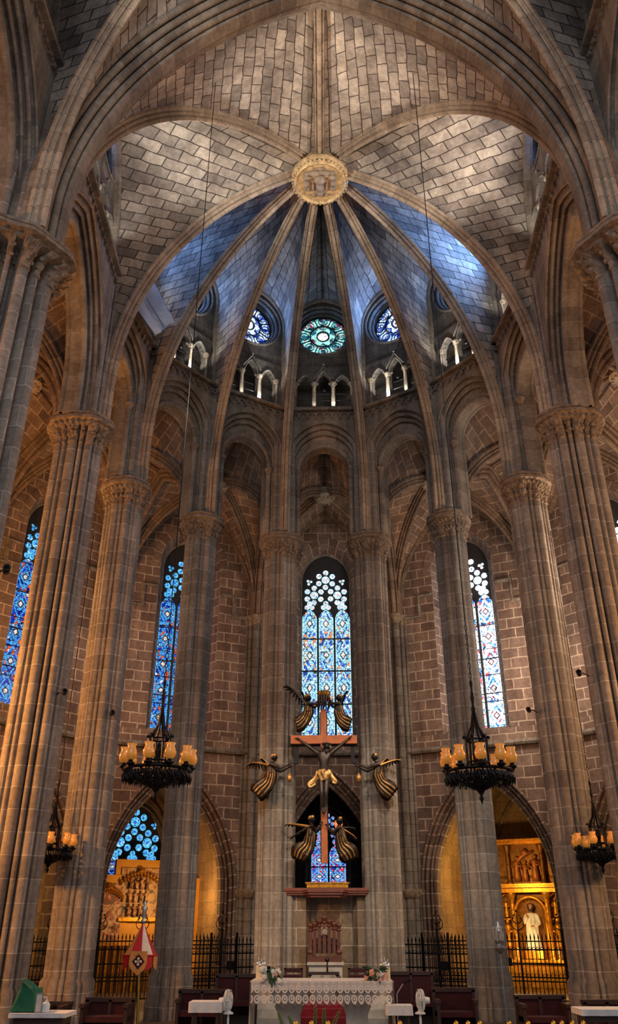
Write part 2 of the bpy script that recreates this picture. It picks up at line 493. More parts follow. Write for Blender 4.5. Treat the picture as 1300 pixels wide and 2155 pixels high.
ceil = sroot('ceiling')
SPR = 12.8
inner_rib = {}
for k in range(1, 11):
    x, y = I[k]; d = pier_dir(k)
    a_ = .42 if 2 <= k <= 9 else .55
    if k in (1, 10): st = V((x*(1-.08), y+.45, SPR))
    else: st = V((x, y, SPR))-d*a_
    hd = V((BOSS.x-st.x, BOSS.y-st.y, 0)).normalized()
    en = V((BOSS.x, BOSS.y, 21.65))-hd*.45
    path = rib_path(st, en); inner_rib[k] = path+[V((BOSS.x, BOSS.y, 21.72))]
    mb = MB(); full = [V((st.x, st.y, U+.3))]+path
    rib_sweep(mb, full, .85)
    mb.build('rib', S_rib, ceil, autos=35)
# wall arches and webs of the seven apse facets + straight bays
mw = MB()
def wall_arch(F, hw, spring, apex, d, z0, c=0):
    h = arc_pts(hw, apex-spring, 12)
    Lp = [F.p(c-hw, d, z0)]+[F.p(c-x, d, spring+z) for x, z in h]
    Rp = [F.p(c+hw, d, z0)]+[F.p(c+x, d, spring+z) for x, z in h]
    return Lp, Rp
for k in range(1, 10):
    F = IF[k]
    if k in (1, 9): Lp, Rp = wall_arch(F, F.L/2-.35, 17.5, 21.7, -.15, SPR)
    else: Lp, Rp = wall_arch(F, F.L/2-.10, 20.35, 21.85, -.12, SPR)
    # which end is which pier
    web(mw, inner_rib[k], Lp); web(mw, inner_rib[k+1], Rp)
    mb = MB(); pr = [(.0, .10), (-.12, .10), (-.17, .02), (-.12, -.06), (0, -.10), (.1, -.10), (.1, .1)]
    full = Lp[1:]+Rp[::-1][1:-1]
    full = [F.p(-(F.L/2-(.35 if k in (1, 9) else .10)), -.12, STR)]+full+[F.p((F.L/2-(.35 if k in (1, 9) else .10)), -.12, STR)]
    mb.sweep(full, [(b, n) for b, n in pr], F.n)
    mb.build('rib', S_arch, ceil, autos=35)
# transverse arch at the first piers
TA_Y0, TA_Y1 = 10.75, 11.95
def tarch(hw, spring, apex, y, z0=None):
    h = arc_pts(hw, apex-spring, 20)
    L = ([V((-hw, y, z0))] if z0 else [])+[V((-x, y, spring+z)) for x, z in h]
    return L, [V((-p.x, p.y, p.z)) for p in L]
L_, R_ = tarch(5.1, 12.5, 20.0, 11.35)
full = [V((-5.1, 11.35, U+.27))]+L_+R_[::-1][1:]+[V((5.1, 11.35, U+.27))]
# profile: b along y, n radial outward
def roll_prof(cx, cz, r_, a0, a1, n=7): return [(cx+r_*math.cos(R(a0+(a1-a0)*i/n)), cz+r_*math.sin(R(a0+(a1-a0)*i/n))) for i in range(n+1)]
tp = [(.13, .0), (.16, .05), (.13, .12)]+roll_prof(.22, .14, .075, 200, 380)+[(.23, .24), (.20, .30)]+roll_prof(.335, .27, .085, 200, 390)+[(.34, .40), (.32, .46)]+roll_prof(.455, .41, .08, 200, 390)+[(.47, .52), (.45, .58)]+roll_prof(.58, .55, .085, 200, 390)+[(.62, .64), (.62, 1.0)]
prof = [(b, -n) for b, n in ([(-b, n) for b, n in tp[::-1]]+tp)]
mb = MB()
mb.sweep(full, prof, (0, 1, 0))
_n = mb.v[0]
ta = mb.build('trim_1', S_arch, None, autos=35); struct(ta)

# front cell of the presbytery vault
Lb, Rb = tarch(5.45, 12.5, 21.0, 11.9, 11.9)
web(mw, inner_rib[1], Lb, 26, 12); web(mw, inner_rib[10], Rb, 26, 12)
# longitudinal ridge rib of that cell
mb = MB(); mb.sweep([V((-.02, 11.9, 21.02)), V((-.05, 17.4, 21.72))], scale_prof(RIBP, 1.0), (1, 0, 0)); 
mb.build('rib', S_rib, ceil, autos=35)
# near bay: half of a quadripartite vault toward the camera
NB = V((0, 8.3, 21.6))
nb_rib = {}
for sx, k in ((-1, 1), (1, 10)):
    st = V((sx*5.45, 10.75, 12.6)); path = rib_path(st, NB); nb_rib[k] = path
    mb = MB(); rib_sweep(mb, [V((st.x, st.y, U+.3))]+path, .95); mb.build('rib', S_rib, ceil, autos=35)
    st2 = V((sx*5.45, 5.9, 12.6)); path2 = rib_path(st2, NB); nb_rib[(k, 2)] = path2
    mb = MB(); rib_sweep(mb, [V((st2.x, st2.y, U+.3))]+path2, 1.15); mb.build('rib', S_rib, ceil, autos=35)
Lc, Rc = tarch(5.45, 12.5, 21.0, 10.8, 11.9)
web(mw, nb_rib[1], Lc, 26, 12); web(mw, nb_rib[10], Rc, 26, 12)
for k, F in ((0, IF[0]), (10, IF[10])):
    Lp, Rp = wall_arch(F, F.L/2-.5, 16.5, 21.6, -.1, 12.6)
    if k == 0: web(mw, nb_rib[(1, 2)], Lp); web(mw, nb_rib[1], Rp)
    else: web(mw, nb_rib[10], Lp); web(mw, nb_rib[(10, 2)], Rp)
    mb = MB(); mb.sweep(Lp+Rp[::-1][1:], [(.0, .10), (-.12, .10), (-.17, .02), (-.12, -.06), (0, -.10), (.1, -.10), (.1, .1)], F.n)
    mb.build('rib', S_arch, ceil, autos=35)
mw.build('vault_web', S_web, ceil, smooth=True)

# ------------------------------------------------------------------ inner walls: arcade, frieze, gallery, rose
walls = {}
side_names = {0: 'wall_near_left', 1: 'wall_left', 2: 'wall_left_apse_third', 3: 'wall_left_apse_second', 4: 'wall_left_apse_first', 5: 'wall_apse', 6: 'wall_right_apse_first', 7: 'wall_right_apse_second', 8: 'wall_right_apse_third', 9: 'wall_right', 10: 'wall_near_right'}
win_n = [0]
def arcade_facet(k):
    F = IF[k]; W = sroot(side_names[k]); walls[k] = W
    wide = k in (0, 1, 9, 10); L = F.L
    z0 = U+.2; z1 = STR-.08
    if wide:
        orders = [(2.62, -.38, 12.2, 16.15), (2.53, -.26, 12.2, 16.0), (2.44, -.14, 12.2, 15.84), (2.34, -.02, 12.2, 15.66), (2.24, .0, 12.2, 15.48)]
        if k in (0, 10): orders = [(h+.1, d, s, a) for h, d, s, a in orders]
    else:
        h0 = L/2-.20
        orders = [(h0, -.36, 14.6, 15.98), (h0-.10, -.24, 14.55, 15.84), (h0-.19, -.12, 14.5, 15.66), (h0-.30, .0, 14.4, 15.42), (h0-.38, .0, 14.25, 15.18)]
    m = MB()
    ops = [opening(h, z0, s, a, 14) for h, d, s, a in orders]
    panel(m, F, -L/2, L/2, z0, z1, ops[0], orders[0][1])
    for i in range(len(orders)-1):
        ring(m, F, ops[i], ops[i], orders[i][1], orders[i+1][1])
        ring(m, F, ops[i], ops[i+1], orders[i+1][1], orders[i+1][1])
    ring(m, F, ops[-1], ops[-1], orders[-1][1], .42)
    panel(m, F, -L/2, L/2, z0, z1, ops[-1], .42)
    m.face([F.p(-L/2, -.36, z1), F.p(L/2, -.36, z1), F.p(L/2, .5, z1), F.p(-L/2, .5, z1)])
    for s2 in (-1, 1): m.face([F.p(s2*L/2, -.38, z0), F.p(s2*orders[-1][0], -.38, z0), F.p(s2*orders[-1][0], .42, z0), F.p(s2*L/2, .42, z0)])
    m.build('arcade_wall', S_arch, W, autos=30)
    m = MB()
    for i, (op, od, r_) in enumerate(zip(ops[:4], orders[:4], (.035, .05, .045, .055))):
        roll(m, F, op, od[1]+.02, r_)
    opb = opening(orders[-1][0]+.03, z0, orders[-1][2], orders[-1][3]+.03, 14)
    roll(m, F, opb, .0, .085); roll(m, F, opb, .40, .07)
    m.build('arch_moulding', S_arch, W, autos=50)
    # small capitals on the inner shafts
    m = MB()
    if not wide:
        for s_ in (-1, 1):
            c = F.p(s_*(orders[-1][0]+.03), .0, 14.05)
            m.lathe([(.09, -.22), (.10, -.2), (.09, -.17), (.12, -.05), (.16, .0), (.16, .06), (.11, .08)], c, 10)
        m.build('shaft_capital', S_cap, W, autos=40)
    # string course with corbel frieze below
    m = MB()
    pr = [(.0, 0), (.0, .2), (-.30+.0, .2), (-.42, .14), (-.40, .06), (-.34, .02), (-.30, -.06)]
    m.sweep([F.p(-L/2, -.12, STR-.12), F.p(L/2, -.12, STR-.12)], [(b, n) for b, n in [(.0, .12), (-.42, .12), (-.44, .05), (-.36, .0), (-.34, -.06), (-.28, -.1), (.0, -.1)]], F.n)
    n = int(L/.27); st_ = L/n
    for i in range(n):
        s_ = -L/2+st_*(i+.5)
        for j in range(7):   # tiny round arch, outlined
            a0 = math.pi*j/7; a1 = math.pi*(j+1)/7; rr = st_*.36
            m.bar(F.p(s_+rr*math.cos(a0), -.40, STR-.42+rr*math.sin(a0)), F.p(s_+rr*math.cos(a1), -.40, STR-.42+rr*math.sin(a1)), .045, .07)
        m.box(F.p(s_+st_/2, -.41, STR-.47), (.075, .09, .13), math.atan2(F.t.y, F.t.x))
    m.build('corbel_frieze', S_arch, W)
    # gallery arcade
    m = MB(); gz0, gz1 = STR, 18.55
    wd = .70 if not wide else .95
    so = {1: 1.25, 9: -1.25}.get(k, 0)
    tot = 3*wd
    for j, c in enumerate((so-wd, so, so+wd)):
        ap = 18.42 if j == 1 else 18.2
        op = opening(wd/2-.07, gz0, 17.75, ap, 8, c)
        for dd in (-.14, .10): panel(m, F, c-wd/2, c+wd/2, gz0, gz1+.02, op, dd)
        ring(m, F, op, op, -.14, .10)
        roll(m, F, opening(wd/2-.06, 17.75, 17.76, ap+.02, 8, c), -.15, .03)
        # trefoil cusps inside the arch head
        for s2 in (-1, 1):
            m.ball(F.p(c+s2*(wd/2-.11), -.02, 17.93), .065, 5); m.ball(F.p(c+s2*(wd/2-.2), -.02, ap-.14), .05, 5)
    for dd in (-.14, .10):
        m.face([F.p(-L/2, dd, gz0), F.p(so-tot/2, dd, gz0), F.p(so-tot/2, dd, gz1+.02), F.p(-L/2, dd, gz1+.02)])
        m.face([F.p(so+tot/2, dd, gz0), F.p(L/2, dd, gz0), F.p(L/2, dd, gz1+.02), F.p(so+tot/2, dd, gz1+.02)])
    # gable over the middle arch
    for s2 in (-1, 1): m.bar(F.p(so+s2*wd*.5, -.19, 18.05), F.p(so, -.19, 18.62), .05)
    m.ball(F.p(so, -.2, 18.68), .06, 5)
    m.build('gallery_arcade', S_wall2, W, autos=30)
    m = MB()
    for c in (so-wd*1.5, so-wd/2, so+wd/2, so+wd*1.5):
        r_ = .062
        p = F.p(c, -.10, gz0)
        m.lathe([(.10, 0), (.10, .05), (.075, .10), (r_, .13), (r_, .98), (.075, 1.0), (r_, 1.02), (.11, 1.14), (.12, 1.17), (.12, 1.22)], p, 10)
    m.build('colonnette', S_carve, W, autos=40)
    # passage behind
    m = MB(); bd = 1.05
    m.face([F.p(-L/2, bd, gz0-.1), F.p(L/2, bd, gz0-.1), F.p(L/2, bd, gz1+.3), F.p(-L/2, bd, gz1+.3)])
    m.face([F.p(-L/2, .1, gz0), F.p(L/2, .1, gz0), F.p(L/2, bd, gz0), F.p(-L/2, bd, gz0)])
    m.face([F.p(-L/2, .1, gz1+.1), F.p(L/2, .1, gz1+.1), F.p(L/2, bd, gz1+.1), F.p(-L/2, bd, gz1+.1)])
    for s2 in (-1, 1): m.face([F.p(s2*L/2, .1, gz0), F.p(s2*L/2, bd, gz0), F.p(s2*L/2, bd, gz1+.1), F.p(s2*L/2, .1, gz1+.1)])
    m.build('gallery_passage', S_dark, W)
    m = MB()
    for zz in (.25, .55, .85): m.tube([F.p(-tot/2, .05, gz0+zz), F.p(tot/2, .05, gz0+zz)], .012, 5)
    m.build('handrail', plainiron, W)
    # rose wall
    cz = 20.4; r0 = 1.20; steps = [(1.20, -.10), (1.12, .0), (1.04, .02), (1.02, .12), (.96, .14), (.94, .30)]
    NS = 48
    m = MB()
    zA, zB = gz1, 22.2
    def edge(a):
        dx, dz = math.cos(a), math.sin(a); hl = L/2
        t = 1e9
        if abs(dx) > 1e-6: t = min(t, (hl-so)/dx if dx > 0 else (hl+so)/-dx)
        if dz > 1e-6: t = min(t, (zB-cz)/dz)
        if dz < -1e-6: t = min(t, (zA-cz)/dz)
        return (so+dx*t, cz+dz*t)
    angs = sorted(set([2*math.pi*i/NS for i in range(NS)]+[math.atan2(zB-cz, L/2-so), math.atan2(zB-cz, -L/2-so), math.atan2(zA-cz, -L/2-so) % (2*math.pi), math.atan2(zA-cz, L/2-so) % (2*math.pi)]))
    for i in range(len(angs)):
        a = angs[i]; b = angs[(i+1) % len(angs)]
        e1, e2 = edge(a), edge(b); q1 = (so+r0*math.cos(a), cz+r0*math.sin(a)); q2 = (so+r0*math.cos(b), cz+r0*math.sin(b))
        m.face([F.p(p[0], -.10, p[1]) for p in (q1, e1, e2, q2)], [q1, e1, e2, q2])
    rows = []
    for rr, dd in steps: rows.append([F.p(so+rr*math.cos(2*math.pi*i/NS), dd, cz+rr*math.sin(2*math.pi*i/NS)) for i in range(NS)])
    m.grid(rows, closed=True)
    m.build('rose_wall', S_wall2, W, autos=30)
    m = MB()
    for rr, dd, tr in ((1.17, -.11, .045), (1.08, .0, .035), (.99, .12, .03)):
        pth = [F.p(so+rr*math.cos(2*math.pi*i/NS), dd, cz+rr*math.sin(2*math.pi*i/NS)) for i in range(NS+1)]
        m.sweep(pth, [(tr*math.cos(2*math.pi*q/6), tr*math.sin(2*math.pi*q/6)) for q in range(6)], F.n, caps=False)
    m.build('rose_moulding', S_wall2, W, autos=50)
plainiron = plain('wrought_iron', srgb(22,22,26), .45, .7, .3, 30)

for k in range(11): arcade_facet(k)
blackmetal = plain('black_metal_housing', srgb(14,14,15), .5, .3, .2, 30)
for k, (s_, e_, fl_, dl_) in GAL.items():
    F = IF[k]
    for q in (-1, 1):
        if k in (1, 9) and q*s_ < 0: continue
        lamp('SPOT', 'gallery_uplight', tuple(F.p(q*abs(s_), -.33, STR+.10)), 60*e_*(1.0 if q*s_ >= 0 else .25), (1, .97, .90), .03, tuple(F.p(q*abs(s_)*.9, .02, STR+1.6)), 110, .5)
    lamp('SPOT', 'severy_flood', tuple(F.p(-.9 if k > 5 else .9, -.42, STR+.3)), 130*fl_, (.95, .97, 1.0), .08, tuple(F.p(1.1 if k > 5 else -1.1, -1.4, STR+4.6)), 75, .8)
    so = {1: 1.25, 9: -1.25}.get(k, 0)
    lamp('AREA', 'rose_daylight', tuple(F.p(so, .22, 20.4)), dl_, (.16, .38, 1.0), 1.5, tuple(F.p(so, -4, 19.8)))

# ------------------------------------------------------------------ stained glass
def glass_mat(name, base, light, accent, strength, white=.35, motif=1.25, kind='lancet', grid=.085):
    t = NT(name)
    tc = t.n('ShaderNodeTexCoord'); sp = t.n('ShaderNodeSeparateXYZ'); t.l(tc.outputs['UV'], sp.inputs[0])
    u, v = sp.outputs[0], sp.outputs[1]
    geo = t.n('ShaderNodeNewGeometry')
    vo = t.n('ShaderNodeTexVoronoi', i_Scale=1.0/(grid*1.25)); t.l(geo.outputs['Position'], vo.inputs['Vector'])
    sc = t.n('ShaderNodeSeparateColor'); t.l(vo.outputs['Color'], sc.inputs[0])
    dark = tuple(c*.25 for c in base[:3])+(1,)
    cell = t.ramp(sc.outputs[0], [(0, dark), (.25, base), (.55, tuple(.6*a+.4*b for a, b in zip(base, light))), (1-white, light), (1, (1, 1, 1, 1))])
    acc = t.math('GREATER_THAN', sc.outputs[1], .68 if name == 'chapel_glass_centre' else .86)
    cell = t.mix(acc, cell, accent)
    ve = t.n('ShaderNodeTexVoronoi', i_Scale=1.0/(grid*1.25), feature='DISTANCE_TO_EDGE'); t.l(geo.outputs['Position'], ve.inputs['Vector'])
    lead = t.math('GREATER_THAN', ve.outputs['Distance'], .055)
    au = t.math('ABSOLUTE', u)
    if kind == 'lancet':
        fv = t.math('FRACT', t.math('DIVIDE', v, motif)); dv = t.math('ABSOLUTE', t.math('SUBTRACT', fv, .5))
        # diamond outline and kernel
        dm = t.math('ADD', t.math('MULTIPLY', au, .42), t.math('MULTIPLY', dv, 1.25))
        k1 = t.math('LESS_THAN', dm, .12); o1 = t.math('MULTIPLY', t.math('GREATER_THAN', dm, .12), t.math('LESS_THAN', dm, .19))
        r1 = t.math('MULTIPLY', t.math('GREATER_THAN', dm, .19), t.math('LESS_THAN', dm, .33))
        x1 = t.math('LESS_THAN', t.math('ABSOLUTE', t.math('SUBTRACT', t.math('MULTIPLY', au, .5), t.math('SUBTRACT', .5, dv))), .05)
        border = t.math('GREATER_THAN', au, .86)
        # fine lattice of small panes
        gx = t.math('GREATER_THAN', t.math('FRACT', t.math('MULTIPLY', u, 5.0)), .22); gy = t.math('GREATER_THAN', t.math('FRACT', t.math('MULTIPLY', v, 15.0)), .22)
        lat = t.math('MULTIPLY', gx, gy)
        bars = t.math('GREATER_THAN', t.math('FRACT', t.math('ADD', t.math('DIVIDE', v, motif), .0)), .035)
        c = t.mix(r1, cell, light); c = t.mix(k1, c, (1, .98, .92, 1)); c = t.mix(o1, c, tuple(.12*x for x in accent[:3])+(1,))
        c = t.mix(x1, c, light); c = t.mix(border, c, light)
        keep = t.math('MULTIPLY', t.math('MULTIPLY', lead, bars), t.math('ADD', t.math('MULTIPLY', lat, .75), .25))
    elif kind == 'rose':
        # u = angle / 2pi, v = radius 0..1
        pet = t.math('COSINE', t.math('MULTIPLY', u, 2*math.pi*6))
        rp = t.math('ADD', .30, t.math('MULTIPLY', pet, .06))
        core = t.math('LESS_THAN', v, .20); p1 = t.math('MULTIPLY', t.math('GREATER_THAN', v, .24), t.math('LESS_THAN', v, t.math('ADD', .40, t.math('MULTIPLY', pet, .08))))
        pet2 = t.math('COSINE', t.math('ADD', t.math('MULTIPLY', u, 2*math.pi*8), 3.1))
        lob = t.math('MULTIPLY', t.math('LESS_THAN', t.math('ABSOLUTE', t.math('SUBTRACT', v, .76)), .13), t.math('GREATER_THAN', pet2, -.35))
        rim = t.math('GREATER_THAN', v, .94)
        c = t.mix(p1, cell, light); c = t.mix(lob, c, t.mix(.55, cell, light)); c = t.mix(core, c, (1, 1, 1, 1)); 
        dk = t.math('SUBTRACT', 1.0, t.math('MULTIPLY', t.math('SUBTRACT', 1.0, t.math('MAXIMUM', t.math('MAXIMUM', core, p1), lob)), .72))
        keep = t.math('MULTIPLY', lead, dk)
    else:
        pet = t.math('COSINE', t.math('MULTIPLY', u, 2*math.pi*6))
        core = t.math('LESS_THAN', v, .30); mid = t.math('MULTIPLY', t.math('GREATER_THAN', v, .42), t.math('LESS_THAN', v, t.math('ADD', .68, t.math('MULTIPLY', pet, .10))))
        rim = t.math('GREATER_THAN', v, .84)
        c = t.mix(mid, cell, light); c = t.mix(core, c, accent); c = t.mix(rim, c, light)
        keep = lead
    keep = t.math('MAXIMUM', keep, .03)
    em = t.n('ShaderNodeEmission'); t.l(c, em.inputs[0]); t.l(t.math('MULTIPLY', keep, strength), em.inputs[1])
    gl = t.n('ShaderNodeBsdfGlossy'); gl.inputs['Roughness'].default_value = .3; gl.inputs['Color'].default_value = (.04, .04, .05, 1)
    add = t.n('ShaderNodeAddShader'); t.l(em.outputs[0], add.inputs[0]); t.l(gl.outputs[0], add.inputs[1]); t.l(add.outputs[0], t.out.inputs[0])
    return t.m
BL = srgb(18, 70, 190); CY = srgb(120, 200, 250)
G_cen = glass_mat('stained_glass_centre', srgb(14,70,190), srgb(150,222,250), srgb(210,120,60), 1.45, .22)
G_cen_r = glass_mat('stained_glass_centre_roundel', srgb(10,90,190), srgb(190,235,245), srgb(235,150,150), 1.3, .4, kind='roundel', grid=.05)
G_left = glass_mat('stained_glass_left', srgb(10,50,190), srgb(80,170,245), srgb(220,90,60), .95, .06, motif=.95)
G_left_r = glass_mat('stained_glass_left_roundel', srgb(10,50,170), srgb(90,190,240), srgb(60,110,220), 1.0, .15, kind='roundel', grid=.05)
G_right = glass_mat('stained_glass_right', srgb(60,130,235), srgb(225,242,255), srgb(215,70,80), 3.2, .5, motif=.95)
G_right_r = glass_mat('stained_glass_right_roundel', srgb(60,120,255), srgb(235,246,255), srgb(170,200,255), 3.2, .5, kind='roundel', grid=.05)
G_rose_c = glass_mat('rose_glass_centre', srgb(10,120,170), srgb(150,240,225), srgb(230,60,110), 1.25, .25, kind='rose', grid=.07)
G_rose_b = glass_mat('rose_glass_blue', srgb(10,60,230), srgb(190,225,255), srgb(60,100,250), 1.7, .25, kind='rose', grid=.09)
G_chap_c = glass_mat('chapel_glass_centre', srgb(30,50,200), srgb(110,180,250), srgb(235,40,50), 1.2, .12, motif=.6, grid=.06)
G_chap_l = glass_mat('chapel_glass_left', srgb(20,40,190), srgb(90,150,240), srgb(225,180,90), .8, .12, motif=.5, grid=.06)
G_rednode = glass_mat('chapel_glass_red', srgb(240,70,30), srgb(255,120,60), srgb(255,60,20), 1.3, .1, kind='roundel', grid=.05)
TRAC = plain('tracery_stone', srgb(30,30,34), .8, noise=.3)

def disc(mb, F, c, z, r_, d, n=18, mi=0):
    ctr = F.p(c, d, z)
    for i in range(n):
        a, b = 2*math.pi*i/n, 2*math.pi*(i+1)/n
        mb.face([ctr, F.p(c+r_*math.cos(a), d, z+r_*math.sin(a)), F.p(c+r_*math.cos(b), d, z+r_*math.sin(b))], [(i/n+.5/n, 0), (i/n, 1), ((i+1)/n, 1)], mi)
wn = [0]
def new_window():
    wn[0] += 1
    return sroot('window_%d' % wn[0])
def rose_window(k, mat):
    F = IF[k]; W = new_window(); m = MB(); rr = .94; cz = 20.4; d = .30; so = {1: 1.25, 9: -1.25}.get(k, 0)
    disc(m, F, so, cz, rr, d, 48)
    m.build('glass', mat, W, weld=False)
    m = MB()
    for rad in (.93, .5, .24):
        pth = [F.p(so+rad*math.cos(2*math.pi*i/32), d-.03, cz+rad*math.sin(2*math.pi*i/32)) for i in range(33)]
        m.sweep(pth, [(.02, .02), (-.02, .02), (-.02, -.02), (.02, -.02)], F.n, caps=False)
    for i in range(8):
        a = 2*math.pi*(i+.5)/8
        m.bar(F.p(so+.5*math.cos(a), d-.03, cz+.5*math.sin(a)), F.p(so+.93*math.cos(a), d-.03, cz+.93*math.sin(a)), .035)
        c0 = F.p(so+.73*math.cos(a+math.pi/8), d-.03, cz+.73*math.sin(a+math.pi/8))
        pth = [c0+F.t*(.17*math.cos(2*math.pi*q/12))+V((0, 0, .17*math.sin(2*math.pi*q/12))) for q in range(13)]
        m.sweep(pth, [(.014, .014), (-.014, .014), (-.014, -.014), (.014, -.014)], F.n, caps=False)
    m.build('tracery', TRAC, W)
for k in range(1, 10):
    rose_window(k, G_rose_c if k == 5 else G_rose_b)

def clip_op(hw, spring, apex, s):
    """height of the opening at offset s"""
    h = arc_pts(hw, apex-spring, 24)
    for i in range(len(h)-1):
        if h[i+1][0] <= abs(s) <= h[i][0]:
            a, b = h[i], h[i+1]; t = (a[0]-abs(s))/max(1e-9, a[0]-b[0]); return spring+a[1]+(b[1]-a[1])*t
    return apex
def lancet_window(F, c, z0, z1, hw, d, gm, rm, nl=3, headfrac=2.6, parent=None, cluster=True):
    """traceried window: nl lights and a head of roundels"""
    W = parent or new_window()
    spring = z1-hw*1.25; lt = z1-headfrac             # top of the lights
    P = lambda s, dd, z: F.p(c+s, dd, z)
    g = MB(); t = MB(); fr = MB()
    # dark plate that fills the head, pierced look from the roundels set in it
    op = opening(hw, lt-.25, spring, z1, 12)
    pts = [P(s, d+.03, z) for s, z in op]
    t.face(pts)
    lw = 2*hw/nl; mul = .07
    for i in range(nl):
        cc = -hw+lw*(i+.5); w2 = lw/2-mul/2
        n = 24
        # rectangular light with a pointed head
        o2 = opening(w2, z0, lt-.15, lt+.28, 6, cc)
        top = lt-.15
        g.face([P(cc-w2, d, z0), P(cc+w2, d, z0), P(cc+w2, d, top), P(cc-w2, d, top)], [(-1, 0), (1, 0), (1, top-z0), (-1, top-z0)])
        hp = [P(s, d, z) for s, z in o2[1:-1]]
        g.face(hp, [((s-cc)/w2, z-z0) for s, z in o2[1:-1]])
        if i: t.box(P(-hw+lw*i, d-.04, (z0+lt+.1)/2), (mul, .12, lt-z0+.1), math.atan2(F.t.y, F.t.x))
        # small trefoil over each light
        for a in (90, 210, 330):
            disc(g, F, c+cc+.11*math.cos(R(a)), lt+.42+.11*math.sin(R(a)), .10, d-.005, 10, 1)
    zz = z0+1.25
    while zz < lt-.2:
        t.box(P(0, d-.02, zz), (2*hw, .03, .035), math.atan2(F.t.y, F.t.x)); zz += 1.25
    # roundels
    def cluster_(s, z, r_, n=6):
        disc(g, F, c+s, z, r_*.36, d-.005, 14, 1)
        for i in range(n):
            a = 2*math.pi*i/n+.5
            disc(g, F, c+s+r_*.70*math.cos(a), z+r_*.70*math.sin(a), r_*.25, d-.005, 12, 1)
    hh = z1-(lt+.6)
    if nl == 3:
        q = hw*.46
        cluster_(-hw*.48, lt+.6+q*.62, q); cluster_(hw*.48, lt+.6+q*.62, q); cluster_(0, lt+.6+q*2.1, q)
        for s2 in (-1, 1):
            for dx, dz in ((0, 0), (.09, .1), (-.03, .13)):
                disc(g, F, c+s2*(hw*.70-dx), lt+.6+q*1.72+dz, .055, d-.005, 8, 1)
    else:
        q = hw*.42
        for s2 in (-1, 1): cluster_(s2*hw*.5, lt+.5+q*.7, q)
        cluster_(0, lt+.5+q*2.2, q)
    g.build('glass', [gm, rm], W, weld=False)
    t.build('tracery', TRAC, W, weld=False)
    fr = MB()
    roll(fr, F, opening(hw+.02, z0, spring, z1+.02, 12, c), d-.05, .05)
    roll(fr, F, opening(hw+.17, z0, spring, z1+.17, 12, c), d-.28, .04)
    fr.box(P(0, d-.15, z0-.05), (2*hw+.3, .4, .12), math.atan2(F.t.y, F.t.x))
    fr.build('window_frame', S_wall2, W, autos=50)
    return W

